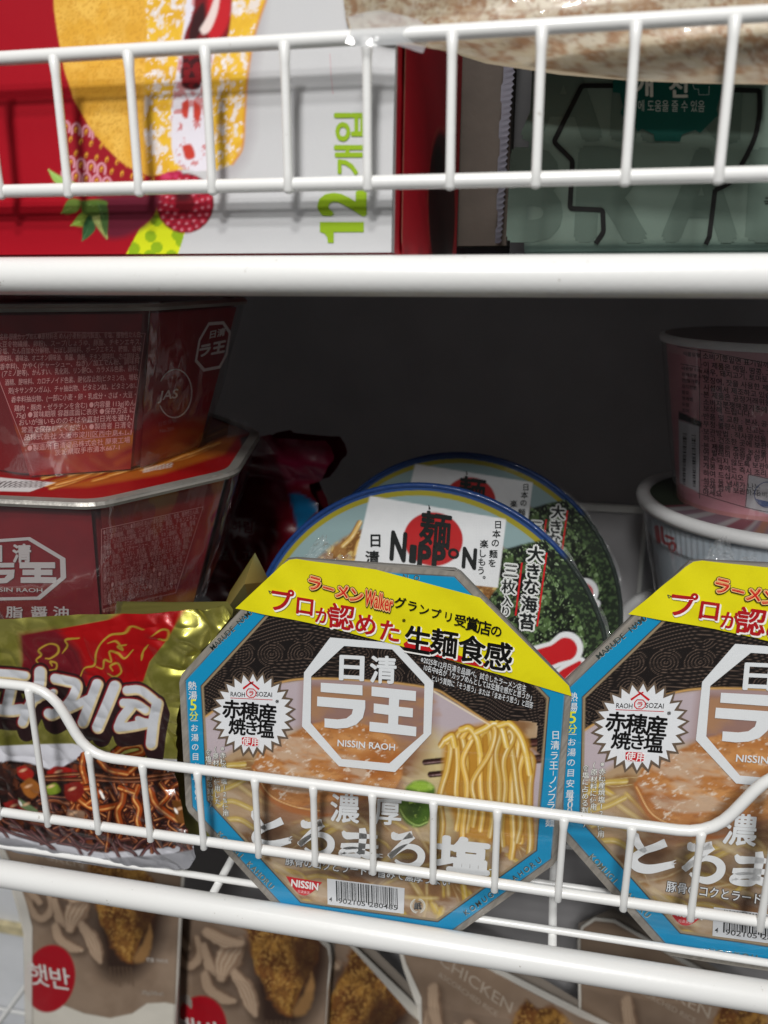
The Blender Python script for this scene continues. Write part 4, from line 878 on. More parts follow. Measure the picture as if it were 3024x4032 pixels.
    for P, w_ in (([(500, 870), (490, 940), (510, 1010), (460, 1060), (470, 1120), (540, 1170), (600, 1180), (700, 1160)], 34), ([(680, 850), (740, 810), (830, 800), (850, 850), (760, 880)], 36), ([(600, 900), (650, 950), (740, 970), (800, 930)], 34), ([(500, 1060), (560, 1060), (580, 1110), (530, 1150)], 28), ([(820, 1060), (800, 1120), (830, 1180), (820, 1260), (850, 1330)], 32), ([(900, 1080), (920, 1140), (980, 1200), (1040, 1240)], 36), ([(960, 1040), (1000, 1100), (960, 1150)], 24), ([(740, 1040), (730, 1140), (700, 1200), (720, 1290)], 34), ([(720, 1060), (780, 1080)], 30)):
        cv.tube(cG(*P), w_, *orange, hl=-.3)
    for P, c in (((( 100, 940), (150, 930), (200, 970), (170, 1020), (110, 990)), (160, 30, 22)), (((280, 960), (340, 930), (460, 960), (440, 1000), (330, 1010), (280, 1010)), (150, 26, 20)), (((380, 1040), (470, 1020), (500, 1080), (450, 1140), (390, 1120)), (120, 28, 22)), (((20, 1150), (110, 1130), (180, 1220), (60, 1220)), (140, 28, 24)), (((120, 1040), (180, 1000), (240, 1060), (200, 1120), (150, 1100)), (150, 90, 36)), (((270, 1050), (330, 1030), (360, 1080), (290, 1100)), (120, 140, 40)), (((110, 1120), (220, 1190), (200, 1210), (120, 1170)), (110, 130, 90)), (((400, 1190), (500, 1200), (480, 1260), (400, 1250)), (140, 110, 90)), (((1020, 1130), (1100, 1150), (1130, 1250), (1050, 1260)), (110, 66, 24))):
        cv.poly(cG(*P), c, soft=4, smooth=True, alpha=0); x0, y0 = np.mean(cG(*P), 0); cv.ell(x0-6, y0-10, 12, 5, (236, 190, 150), ang=-20, soft=4, op=.8)
    cv.tube(cG((270, 990), (500, 975), (760, 1000), (1090, 965)), 15, (112, 60, 34), (44, 20, 12), (190, 130, 90)); cv.tube(cG((280, 1010), (540, 1010), (800, 1020), (1060, 990)), 17, (92, 46, 28), (36, 16, 10), (170, 110, 80))
    for P in ([(500, 870), (490, 940), (510, 1010)], [(600, 900), (650, 950), (740, 970)]): cv.tube(cG(*P), 32, *orange, hl=-.3)
    for x, y in ((600, 1090), (610, 1110), (1045, 1195), (120, 1150)): cv.ell(*cG((x, y))[0], 12, 5, (250, 246, 240), ang=60, soft=2)
    # lettering
    LT = [([(-60, 112), (100, 122), (225, 138)], 66), ([(95, 270), (60, 430)], 84), ([(-60, 440), (80, 455), (190, 445)], 88), ([(362, 105), (358, 200), (330, 330)], 92), ([(330, 300), (255, 430), (205, 560)], 78), ([(375, 330), (485, 285)], 42),
          ([(500, 165), (600, 185), (690, 215), (672, 310), (600, 410), (480, 490), (440, 480)], 78), ([(590, 450), (700, 400), (810, 350)], 70), ([(880, 215), (810, 400), (750, 560)], 82), ([(1040, 235), (960, 430), (885, 605)], 90),
          ([(1150, 270), (1270, 270), (1390, 355)], 68), ([(1120, 385), (1230, 395), (1320, 450)], 66), ([(1180, 430), (1110, 520), (1075, 600)], 76), ([(1075, 612), (1180, 600), (1330, 570)], 74), ([(1250, 530), (1330, 560)], 40), ([(1425, 390), (1392, 560), (1370, 755)], 86)]
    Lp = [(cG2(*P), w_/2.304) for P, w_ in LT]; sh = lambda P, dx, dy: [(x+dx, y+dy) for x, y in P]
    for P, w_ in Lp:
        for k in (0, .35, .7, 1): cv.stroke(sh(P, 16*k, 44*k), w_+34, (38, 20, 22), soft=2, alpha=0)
    for P, w_ in Lp: cv.stroke(P, w_+17, (122, 16, 30), soft=2, alpha=0)
    for P, w_ in Lp: cv.stroke(sh(P, 3, 3), w_+9, (204, 186, 142), soft=2, alpha=0)
    for P, w_ in Lp: cv.stroke(sh(P, -1, -1), w_+1, (192, 194, 200), soft=2, alpha=0)
    # clear-grey bottom seal
    cv.poly(cG((-120, 1340), (100, 1362), (300, 1425), (600, 1478), (900, 1462), (1120, 1432), (1250, 1390), (1250, 1600), (-120, 1600)), (150, 150, 156), soft=4, alpha=.1)
    return cv
gp = thing('noodle_packet', 'gold and red foil noodle packet with big grey white lettering', 'noodle packet', fmat(FG, (0, float(GL[:, 1].min()))), 'gold foil noodle packets under the red bowls')
def tri2(mb, S, P, paint, d):
    import bmesh
    bm = bmesh.new(); bm.faces.new([bm.verts.new((p[0], p[1], 0)) for p in P]); lo_, hi_ = np.min(P, 0), np.max(P, 0)
    for ax in (0, 1):
        q = lo_[ax]+d
        while q < hi_[ax]:
            co = Vector((q, 0, 0)) if ax == 0 else Vector((0, q, 0)); no = Vector((1, 0, 0)) if ax == 0 else Vector((0, 1, 0))
            bmesh.ops.bisect_plane(bm, geom=bm.verts[:]+bm.edges[:]+bm.faces[:], plane_co=co, plane_no=no, dist=1e-7); q += d
    bm.verts.index_update(); A = np.array([v.co[:2] for v in bm.verts]); Fc = [[v.index for v in f.verts] for f in bm.faces]; bm.free()
    X = S.pos(A[:, 0], A[:, 1], 0); U, V = proj(X); cv = paint(U, V); mb.add(X, Fc, cv.C, cv.A, smooth=True)
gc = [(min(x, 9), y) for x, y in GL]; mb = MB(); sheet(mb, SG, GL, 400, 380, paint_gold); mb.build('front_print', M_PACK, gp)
mb = MB(); Sb = Surf(FG, lambda x, y: -.004-.012*np.clip((.075-x)/.06, 0, 1)**.7*np.clip((.088-y)/.05, 0, 1)**.6); sheet(mb, Sb, GL, 40, 40, lambda U, V: Cv(U, V, (160, 154, 84), .6)); mb.build('back_foil', M_PACK, gp)
# the packet behind it, carrying the bowls; one gold corner shows
F2 = frame((-.215, .331, -.232), 0, 0, 0)
g2 = thing('noodle_packet', 'gold foil noodle packet behind the other, only its folded corner showing', 'noodle packet', fmat(F2, (0, -.050)), 'gold foil noodle packets under the red bowls')
P2 = [(-.12, -.048), (.066, -.048), (.070, .02), (.074, .052), (.06, .052), (-.12, .045)]
def d2(x, y): X = x*1000; Y = y*1000; return .012*(1-np.clip((x-.0)/.075, 0, 1)**2)*np.clip((.054-y)/.02, 0, 1)**.5*np.clip((y+.052)/.02, 0, 1)**.5+.004*abs(vnoise(X, Y, 12, 33)-.5)
mb = MB(); sheet(mb, Surf(F2, d2), P2, 90, 120, lambda U, V: Cv(U, V, (160, 152, 74), .6)); mb.build('front_print', M_PACK, g2)
mb = MB(); sheet(mb, Surf(F2, lambda x, y: -d2(x, y)*2.2), P2, 50, 60, lambda U, V: Cv(U, V, (150, 30, 30), .1)); mb.build('back_foil', M_PACK, g2)
mb = MB(); A3 = [at(*p) for p in ((1004, 2176, .325), (905, 2330, .318), (862, 2445, .312), (1000, 2420, .330), (1062, 2290, .333))]; Cc = at(962, 2300, .309); mb.add(np.array([*A3, Cc]), [(0, 1, 5), (1, 2, 5), (2, 3, 5), (3, 4, 5), (4, 0, 5)], [lin((176, 168, 92)), lin((150, 142, 70)), lin((160, 152, 80)), lin((120, 112, 50)), lin((90, 86, 40)), lin((196, 186, 110))], .6); mb.build('folded_corner', M_PACK, g2)

# ------------------------------------------------------------------ maroon crumpled bag at the back
cH = Qm(700, 1650, 2.074)
FH = frame(at(1080, 2080, .435), -6, 4, 0)
def d_har(x, y): X = x*1000; Y = y*1000; return .009*(fbm(X, Y, 26, 301, 3)-.3)+.007*abs(vnoise(X+Y*.4, Y, 13, 303)-.5)+.010*np.clip((y-.030)/.012, 0, 1)
SH = Surf(FH, d_har)
HP = cH((150, 300), (400, 250), (600, 190), (740, 118), (850, 98), (880, 122), (1050, 140), (1180, 152), (1270, 153), (1312, 215), (1332, 280), (1325, 315), (1290, 345), (1240, 430), (1180, 500), (1090, 525), (1120, 600), (1160, 680), (1175, 745), (1120, 820), (1050, 900), (950, 1050), (930, 1250), (760, 1500), (300, 1500), (150, 1300))
def paint_har(U, V):
    cv = Cv(U, V, (92, 8, 24)); cv.poly(cH((700, 100), (1400, 100), (1400, 350), (1180, 520), (930, 540), (820, 780), (700, 500)), (116, 14, 50), soft=20)
    cv.poly(cH((905, 600), (1000, 608), (1120, 680), (1152, 732), (1080, 815), (985, 925), (950, 780)), (16, 92, 136), soft=4)
    cv.ell(*cH((522, 885))[0], 52, 35, (186, 182, 186), ang=5, soft=2); cv.poly(cH((470, 930), (520, 945), (455, 962)), (186, 182, 186), soft=2)
    cv.stroke(cH((290, 1080), (330, 1085), (300, 1130)), 5, (120, 110, 116)); return cv
hb = thing('snack_bag', 'crumpled dark maroon foil bag with a blue patch, at the back', 'bag', fmat(FH, (0, -.11)))
mb = MB(); HL = local_outline(Surf(FH), HP); tri2(mb, SH, HL, paint_har, .0018)
text(mb, SH, '하림', *cH((522, 880))[0], 50, (120, 16, 40), a=4, off=.02, anc='c', layer=6)
for i, ch in enumerate('ㅣ포ㅣ고'): text(mb, SH, ch, *cH((290+i*90, 1115))[0], 44, (110, 96, 100), anc='c', off=.02, layer=6)
mb.build('front_print', M_PACK, hb)
mb = MB(); tri2(mb, Surf(FH, lambda x, y: -.012+0*x), HL*.985, lambda U, V: Cv(U, V, (80, 8, 24)), .006); mb.build('back_foil', M_PACK, hb)

# ------------------------------------------------------------------ cups stacked at the right
cK = Qm(2424, 1150, 1.77)
def cup(name, label, xc, yc, z0, r0, z1, r1, paint, tfn, group, ribs=0, lidcol=(120, 120, 120), rimr=.0016, flat=False):
    t = thing(name, label, 'noodle cup', (xc, yc, z0), group); K = Cone(xc, yc, z0, r0, z1-.002, r1-.001)
    mb = MB(); nr, nc = 120, 480; X, Y = np.meshgrid(np.linspace(-math.pi, math.pi, nc), np.linspace(0, 1, nr)); X = X.ravel(); Y = Y.ravel()
    hh = (ribs*np.abs(np.sin(X*60))*np.clip((Y-.66)*12, 0, 1)+.0012*np.clip((Y-.70)*30, 0, 1)) if ribs else 0
    W3 = K.pos(X, Y, hh); U, V = proj(W3); cv = paint(U, V, X, Y); i = np.arange(nr*nc).reshape(nr, nc); Fc = np.stack([i[:-1, :-1], i[:-1, 1:], i[1:, 1:], i[1:, :-1]], -1).reshape(-1, 4)
    mb.add(W3, Fc.tolist(), cv.C, cv.A, smooth=True)
    if tfn: tfn(mb, K)
    mb.build('cup_wall', M_CUP, t)
    th = np.linspace(0, 2*math.pi, 96, endpoint=False); R = lambda r, z: np.stack([xc+r*np.cos(th), yc+r*np.sin(th), np.full(96, z)], -1)
    mb = MB(); q = rimr; mb.loft([R(r1-.003, z1-.0025), R(r1-.003, z1), R(r1, z1+q*.4), R(r1+q*1.3, z1), R(r1+q*1.6, z1-q), R(r1+q*1.2, z1-2.2*q), R(r1-.001, z1-2.4*q)], lin((222, 222, 222))); mb.build('rim', M_CUP, t)
    dz = .0006 if flat else -.0018; mb = MB(); sheetn = R(r1-(.0002 if flat else .003), z1+dz); c0 = np.array([[xc, yc, z1+dz]]); mb.add(np.vstack([sheetn, c0]), [(k, (k+1) % 96, 96) for k in range(96)], lin(lidcol)); mb.build('lid', M_CUP, t)
    mb = MB(); s0 = R(r0, z0+.0005); mb.add(s0, [tuple(range(95, -1, -1))], lin((200, 200, 200))); mb.build('cup_base', M_WHITEP, t); return t
def wrapfilm(t, xc, yc, z0, r0, z1, r1, seed):
    n = 160; th = np.linspace(0, 2*math.pi, n, endpoint=False); rings = []
    for s in np.linspace(0, 1, 26):
        r = r0+(r1-r0)*s+.0009+.0016*(fbm(np.cos(th)*30+50, np.sin(th)*30+s*34+50, 9, seed, 3)-.35); rings.append(np.stack([xc+r*np.cos(th), yc+r*np.sin(th), np.full(n, z0+(z1-z0)*s)], -1))
    mb = MB(); mb.loft(rings); mb.build('film_wrap', M_CUPWRAP, t)
M_CUPWRAP = film_mat('cup_wrap', .05, 90, .5, (1, 1, .5), spec=1.2)
PT = (24, 18, 22)
def paint_pink(U, V, X, Y):
    cv = Cv(U, V, (226, 158, 168)); cv.mot(None, (216, 148, 160), 70, .5, 8, .2)
    cv.poly(cK((440, 830), (600, 905), (600, 945), (438, 888)), (26, 24, 30), soft=2); cv.poly(cK((438, 890), (585, 938), (582, 1400), (445, 1330)), (214, 214, 220), soft=2)
    cv.poly(cK((925, 1272), (1200, 1330), (1200, 1590), (905, 1500)), (206, 206, 212), soft=2); cv.put((Y < .05)*.5, (190, 120, 100)); cv.put((Y > .93)*.6, (224, 180, 186)); return cv
def t_pink(mb, K):
    tk = lambda s, x, y, z=44, **k: text(mb, K, s, *cK((x, y))[0], z/1.77*1.12, PT, a=7.5, ua=-2, off=.012, layer=2, **k)
    for P in (cK((430, 380), (600, 410), (1080, 500)), cK((590, 410), (595, 530)), cK((765, 440), (765, 490)), cK((450, 500), (590, 525)), cK((585, 530), (585, 1440)), cK((570, 1400), (905, 1500), (1200, 1560)), cK((925, 1270), (905, 1500)), cK((925, 1270), (1200, 1330))): line(mb, K, spl(P, 12) if len(P) > 2 else np.linspace(P[0], P[1], 14), 2, PT, 2)
    tk('소비기한', 608, 462); tk('밑면 표기일까지', 792, 492); tk('식품유형', 470, 440, 30)
    rows = [('·이 제품은 메밀, 땅콩, 고등어, 게,', 600, 520), ('새우, 돼지고기, 토마토, 호두, 닭고기', 612, 570), ('오징어, 잣을 사용한 제품과 같은 제조', 612, 628), ('시설에서 제조하고 있습니다.', 612, 680), ('·본 제품은 공정거래위원회 고시', 600, 728), ('소비자분쟁해결기준에 의거 교환 또는', 612, 782), ('보상해 드립니다.', 612, 826), ('·반품 및 교환 : 본사, 공장, 영업소', 600, 880), ('·부정·불량식품 신고는 국번없이', 600, 932), ('·보관방법 : 직사광선을 피하고 서늘', 600, 985), ('하고 건조한 곳에 보관하십시오.', 612, 1035), ('·본 제품은 주로 농산물 원료를 사용하', 600, 1086), ('여 벌레의 영향을 받기 쉬우니 봉지가', 612, 1130), ('파손되지 않도록 보관에 유의하여', 612, 1178), ('개봉 후에는 즉시 조리', 612, 1226), ('하여 드십시오', 612, 1278), ('·석유 등 냄새가 나는', 600, 1328), ('곳에 함께 보관하지', 612, 1370), ('마세요', 612, 1410)]
    for s, x, y in rows: tk(s, x, y)
    for k, y in enumerate(range(540, 870, 42)): tk(('내용량 110g', '원재료명 소맥분', '면(밀가루)', '감자전분', '팜유', '정제염', '유청', '조미')[k], 462, y, 26)
    rng = np.random.default_rng(5); y = 985
    while y < 1340:
        h = rng.choice([2, 3, 5, 8]); line(mb, K, cK((468, y), (558, y+18)), h/1.77, (20, 20, 24), 2); y += h+rng.choice([3, 5, 7])
    c = cK((1060, 1412))[0]; arc = [(c[0]+52*math.cos(t), c[1]+50*math.sin(t)) for t in np.linspace(1.2, 5.2, 20)]; line(mb, K, arc, 3, (40, 70, 140), 3); tk('소비자', 985, 1420, 36); ovl(mb, K, cK((975, 1440), (1100, 1468), (1100, 1500), (1010, 1490)), (60, 90, 150), 2)
pc = cup('noodle_cup', 'pink noodle cup covered in small Korean print, top of the stack', .1017, .4300, -.1213, .0355, -.0373, .0498, paint_pink, t_pink, 'noodle cups stacked at the right edge', 0, (120, 104, 104), .0014, True)
wrapfilm(pc, .1017, .43, -.1205, .0362, -.0373, .0503, 7)
def paint_wb(U, V, X, Y):
    cv = Cv(U, V, (190, 199, 208)); cv.mot(None, (178, 190, 200), 60, .5, 12, .2)
    cv.stroke(cK((285, 1640), (300, 1740)), 18, (150, 20, 30), soft=2, smooth=False); cv.stroke(cK((320, 1640), (335, 1740), (400, 1760)), 12, (150, 20, 30), soft=2); cv.stroke(cK((350, 1700), (400, 1720)), 12, (150, 20, 30), soft=2); cv.ell(*cK((395, 1775))[0], 17, 22, (150, 20, 30), soft=2); cv.ell(*cK((395, 1778))[0], 7, 10, (180, 180, 190), soft=2); return cv
wc = cup('noodle_bowl', 'ribbed white paper noodle bowl under the pink cup', .1147, .4301, -.188, .050, -.1186, .0654, paint_wb, None, 'noodle cups stacked at the right edge', .0005, (60, 70, 56), .0024)
wrapfilm(wc, .1147, .4301, -.187, .0512, -.1195, .0668, 17)
mb = MB(); Cn = Cone(.1147, .4301, -.1212, .0355, -.1212, .0625); thv = np.linspace(-1.25, .9, 60); A = []
for k, r in enumerate((.040, .062)): A.append(np.stack([.1147+r*np.sin(thv), .4301-r*np.cos(thv), np.full(60, -.1196)], -1))
cs = np.array([lin(((120, 70, 80), (150, 150, 152), (120, 100, 112), (150, 104, 80), (96, 92, 116))[int(vnoise(np.array([t*9]), np.array([0.]), 1, 3)[0]*4.9)]) for t in thv]); mb.add(np.vstack(A), [(i, i+1, 61+i, 60+i) for i in range(59)], np.vstack([cs, cs]), smooth=True); mb.build('lid_print', M_CUP, wc)
wc2 = cup('noodle_bowl', 'white noodle bowl at the bottom of the stack, half hidden by the yellow strip', .1160, .4270, -.262, .055, -.1925, .0710, lambda U, V, X, Y: Cv(U, V, (190, 194, 198)), None, 'noodle cups stacked at the right edge', .0005, (150, 110, 60), .0028)

# ------------------------------------------------------------------ cake carton on the upper shelf
c1 = Qm(0, 0, 1.037); c2 = Qm(800, 100, 2.074); c3 = Qm(0, 100, 2.074)
FX = frame((-.12, .2672, .0012), 0, 5.5, 0); SX = Surf(FX, lambda x, y: -.0009*np.exp(-((x-.066)/.006)**2)*np.exp(-((y-.058)/.012)**2)*1.5)
PR = np.array(SX.inv([1559, 1540], [187, 990])).T; xr = float(PR[:, 0].mean()); GRN = (140, 172, 20)
XP = [(-.20, 0), (xr, 0), (xr, .15), (-.20, .15)]
def paint_cake(U, V):
    cv = Cv(U, V, (196, 196, 198))
    cv.poly(c1((-400, -900), (700, -900), (760, 600), (640, 820), (505, 1060), (-400, 1060)), (158, 0, 24), soft=2, smooth=False)
    lime = c1((640, 800), (690, 880), (770, 900), (722, 1055), (506, 1055)); cv.poly(lime, (206, 214, 24), soft=2)
    for x, y in ((640, 900), (615, 965), (640, 1010), (548, 1015), (522, 985), (545, 1045), (610, 1045), (725, 960), (740, 985), (700, 1045), (560, 1055)):
        idx = np.nonzero(np.hypot(U-c1((x, y))[0][0], V-c1((x, y))[0][1]) < 26)[0]; m = np.clip(.5-(np.hypot(U[idx]-c1((x, y))[0][0], V[idx]-c1((x, y))[0][1])-23)/3, 0, 1)*np.clip(.5-cv.sdf(lime, idx)/3, 0, 1); cv.put(m, GRN, idx=idx)
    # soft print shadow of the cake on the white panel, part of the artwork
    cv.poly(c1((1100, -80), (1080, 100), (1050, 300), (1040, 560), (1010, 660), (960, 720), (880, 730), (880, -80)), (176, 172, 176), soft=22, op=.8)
    # raspberry
    cv.ell(*c1((755, 830))[0], 114, 118, (112, 8, 26), soft=4); cv.ell(*c1((700, 720))[0], 46, 36, (176, 30, 70), soft=4)
    rng = np.random.default_rng(2)
    for r_, n in ((100, 20), (76, 15), (52, 10)):
        for k in range(n):
            a = k/n*6.283+r_; x = 755+r_*math.cos(a); y = 830+r_*1.04*math.sin(a)
            cv.ell(*c1((x, y))[0], 14, 15, (170, 22, 48), soft=4); cv.ell(*c1((x-3, y+4))[0], 5, 4, (236, 170, 186), soft=3, op=.65)
    cv.ell(*c1((745, 800))[0], 34, 20, (64, 4, 16), soft=10)
    for k in range(9): cv.ell(*c1((680+rng.uniform(-30, 40), 715+rng.uniform(-26, 20)))[0], 10, 10, (206, 60, 104), soft=4, op=.7)
    # strawberry
    st = c1((262, 560), (330, 490), (420, 540), (560, 640), (640, 740), (640, 850), (590, 920), (500, 968), (420, 960), (340, 880), (260, 760), (244, 660))
    cv.poly(st, (150, 14, 32), soft=4, smooth=True); cv.poly(c1((400, 800), (640, 790), (640, 870), (590, 925), (500, 970), (420, 955)), (98, 20, 42), soft=16, smooth=True)
    for k in range(70):
        i, j = k % 9, k//9; x = 268+i*42+(j % 2)*20; y = 520+j*48+i*9
        if x > 640 or y > 790 or y < 480: continue
        if (j in (0, 3, 4)) and x < 440:
            cv.stroke(c1((x-16, y+18), (x-14, y-12), (x+2, y-24), (x+16, y-8), (x+14, y+18)), 9, (222, 160, 176), soft=3, op=.85)
        cv.ell(*c1((x, y))[0], 6.5, 11, (222, 160, 54), ang=15, soft=3); cv.ell(*c1((x+1, y+4))[0], 3, 5, (120, 30, 20), soft=2)
    for P, c in ((((195, 690), (240, 715), (330, 760), (320, 790), (260, 770), (220, 740)), (150, 190, 96)), (((250, 870), (280, 815), (330, 820), (320, 860), (280, 875)), (96, 120, 48)), (((290, 920), (330, 870), (385, 860), (370, 920), (330, 925)), (132, 160, 60)), (((335, 985), (340, 920), (370, 870), (390, 930), (365, 965)), (50, 92, 52)), (((375, 860), (420, 890), (440, 975), (410, 945), (380, 900)), (150, 160, 92)), (((330, 820), (400, 815), (440, 830), (400, 880), (340, 870)), (84, 112, 44)), (((400, 830), (440, 850), (436, 960), (415, 920)), (66, 96, 46))):
        cv.poly(c1(*P), c, soft=3, smooth=True); Pm = np.mean(c1(*P), 0); cv.stroke([c1(P[0])[0], tuple(Pm)], 3, tuple(min(255, q+40) for q in c), soft=2, op=.6)
    # round golden cake
    ck = c1((216, -120), (222, 40), (236, 140), (262, 280), (300, 400), (360, 510), (430, 600), (500, 665), (560, 700), (620, 720), (670, 708), (700, 680), (712, 600), (700, -120))
    cv.poly(ck, (226, 172, 62), soft=3); cv.mot(ck, (240, 196, 96), 60, .5, 101, .15, smooth=False, op=.6); cv.mot(ck, (200, 142, 46), 7, .60, 104, .08, smooth=False, op=.6); cv.mot(ck, (206, 150, 40), 120, .52, 106, .15, smooth=False, op=.5)
    # cut cake with powdered sugar
    sl = c1((585, -120), (600, 100), (590, 350), (590, 560), (610, 690), (640, 716), (690, 700), (760, 690), (890, 695), (945, 672), (985, 620), (998, 540), (1002, 420), (1012, 280), (1040, 130), (1090, -20), (1110, -120))
    cv.poly(sl, (232, 186, 52), soft=3); cv.mot(sl, (214, 158, 40), 60, .52, 110, .16, smooth=False, op=.6); cv.mot(sl, (228, 220, 218), 30, .60, 113, .08, smooth=False, sx=.7, ang=20, op=.9); cv.mot(sl, (240, 238, 246), 14, .68, 117, .05, smooth=False, op=.8)
    cv.stroke(c1((1086, 0), (1040, 140), (1012, 300), (998, 480), (990, 600), (950, 670)), 10, (206, 130, 30), soft=5, op=.8)
    # cream and jam core
    cr = c1((770, -120), (756, 60), (740, 180), (716, 320), (700, 450), (700, 600), (712, 660), (750, 690), (800, 700), (850, 696), (856, 600), (846, 450), (856, 300), (890, 180), (940, 60), (960, -120))
    cv.poly(cr, (226, 222, 232), soft=4); cv.mot(cr, (200, 110, 110), 34, .60, 121, .06, smooth=False, op=.8)
    cv.poly(c1((800, -120), (790, 40), (752, 150), (742, 260), (744, 350), (800, 366), (828, 320), (832, 230), (870, 200), (930, 150), (945, 20), (950, -120)), (120, 10, 22), soft=5, smooth=True); cv.poly(c1((850, -100), (930, -100), (940, 60), (900, 150), (850, 140)), (192, 22, 34), soft=8, smooth=True); cv.poly(c1((790, 60), (830, 10), (836, 90), (800, 160), (770, 150)), (50, 8, 14), soft=6, smooth=True)
    cv.poly(c1((815, 120), (850, 60), (880, -20), (900, -60), (890, 40), (860, 120), (830, 140)), (230, 210, 206), soft=5, smooth=True)
    for P in (((742, 420), (770, 410), (766, 480), (744, 470)), ((792, 410), (820, 440), (810, 500), (790, 470)), ((742, 596), (780, 590), (796, 640), (760, 650)), ((732, 500), (744, 510), (740, 530))): cv.poly(c1(*P), (196, 62, 48), soft=4, smooth=True)
    cv.mot(c1((740, 240), (830, 240), (830, 350), (745, 350)), (60, 8, 16), 20, .5, 125, .08)
    return cv
ct = thing('cake_carton', 'red and white carton printed with a cake, strawberry and green writing', 'carton', fmat(FX, (-.06, 0)))
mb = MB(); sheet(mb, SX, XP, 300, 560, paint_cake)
def rot_text(ch, x0, y0, x1, y1, off):  # glyph turned a quarter left, filling the crop rectangle
    p = c2(((x0+x1)/2, (y0+y1)/2))[0]; text(mb, SX, ch, p[0], p[1], 100, GRN, a=-90, ua=-90, off=off, anc='c', layer=2, w=(y1-y0)/2.074, h=(x1-x0)/2.074)
ovl(mb, SX, c2((952, 1606), (1312, 1606), (1312, 1688), (1066, 1688), (1066, 1776), (1018, 1776), (1012, 1730), (990, 1700), (952, 1686)), GRN, 2); rot_text('2', 952, 1362, 1314, 1545, .04); rot_text('개', 1075, 985, 1308, 1215, .03); rot_text('입', 1075, 722, 1308, 940, .03)
line(mb, SX, c2((1035, 230), (1045, 400), (1060, 560)), 1.3, (200, 120, 130), 1)
mb.build('front_print', M_CARD, ct)
Lc = lambda x, y, h: FX[0]+FX[1]*x+FX[2]*y+FX[3]*h
def lbox(mb, fr, x0, x1, y0, y1, h0, h1, col):
    c, a, b, n = fr; V = np.array([c+a*x+b*y+n*h for h in (h0, h1) for y in (y0, y1) for x in (x0, x1)]); mb.add(V, [(0, 2, 3, 1), (4, 5, 7, 6), (0, 1, 5, 4), (2, 6, 7, 3), (0, 4, 6, 2), (1, 3, 7, 5)], lin(col))
mb = MB(); lbox(mb, FX, -.20, xr-.0004, -.0, .15, -.17, -.0016, (150, 8, 28)); mb.build('carton_body', M_CARD, ct)
# right side panel with its glued flap
FS = (Lc(xr+.0002, 0, 0), -FX[3], FX[2], FX[1]); SS = Surf(FS)
def paint_side(U, V):
    cv = Cv(U, V, (196, 8, 36)); x, y = SS.inv(U, V); cv.put(sm(.0035, .003, x), (210, 206, 208)); 
    e = np.hypot((x-.115)/.045, (y-.030)/.032); cv.put(sm(1, .9, e), (64, 12, 16)); cv.put(sm(.03, .0, abs(e-1))*.6*(vnoise(U, V, 9, 5)), (196, 120, 90)); cv.put(sm(.35, .25, np.hypot((x-.10)/.045, (y-.045)/.024))*.8, (20, 10, 12)); return cv
mb = MB(); sheet(mb, SS, [(0, 0), (.168, 0), (.168, .15), (0, .15)], 90, 120, paint_side); mb.build('side_panel', M_CARD, ct)
mb = MB(); SS2 = Surf((FS[0]+FS[3]*.0008, *FS[1:])); sheet(mb, SS2, [(.013, .001), (.149, .001), (.149, .114), (.013, .114), (.0115, .108), (.0115, .006)], 60, 60, lambda U, V: (lambda cv, x: (cv.put(sm(.0124, .0119, x), (214, 150, 130)), cv)[1])(paint_side(U, V), SS2.inv(U, V)[0])); mb.build('side_flap', M_CARD, ct)

# ------------------------------------------------------------------ brown carton and serrated foil strip behind
bc_ = at(1760, 1000, .445); be_ = at(1992, 1000, .445)
bt = thing('brown_carton', 'plain grey brown carton with a torn serrated silver edge', 'carton', (.5*(bc_[0]+be_[0]), .445, .005))
mb = MB(); mb.box((bc_[0]-.02, .445, .005), (be_[0], .505, .18), lin((118, 100, 86))); mb.build('carton_body', plain_mat('brown_board', (68, 58, 50), .75, 0, 200, .2, .12), bt)
dk = thing('gap_shade_block', 'added black block standing in for the shade in the narrow gap beside the green carton', 'carton', (be_[0]+.02, .47, 0))  # added block: near-black for the gap's shade, stops light leaking to the wall
mb_ = MB(); mb_.box((be_[0]+.0008, .462, .0006), (be_[0]+.05, .504, .18)); mb_.build('carton_body', plain_mat('gap_shade_black', (34, 32, 34), .6), dk)  # body of the added gap shade block, not a carton
mb = MB(); zs = np.linspace(.006, .125, 90); Lx = [at(1966-26*(1-(z-.006)/.119)*0+(1-(z/.13))*-6, 600, .43)[0]+.0009*((k//6) % 2)*.8 for k, z in enumerate(zs)]
Rx = [at(2022-42*(1-(z-.006)/.119), 600, .43)[0]+(.0011 if k % 2 else 0) for k, z in enumerate(zs)]; A = np.array([(x, .43+.002*math.sin(z*90), z) for x, z in zip(Lx, zs)]+[(x, .428+.002*math.sin(z*90), z) for x, z in zip(Rx, zs)]); A2 = A+np.array([0, .0005, 0]); n = len(zs)
mb.add(np.vstack([A, A2]), [(i, i+1, n+i+1, n+i) for i in range(n-1)]+[(2*n+i, 3*n+i, 3*n+i+1, 2*n+i+1) for i in range(n-1)], lin((120, 120, 130)), .3); mb.build('foil_edge', M_PACK, bt)

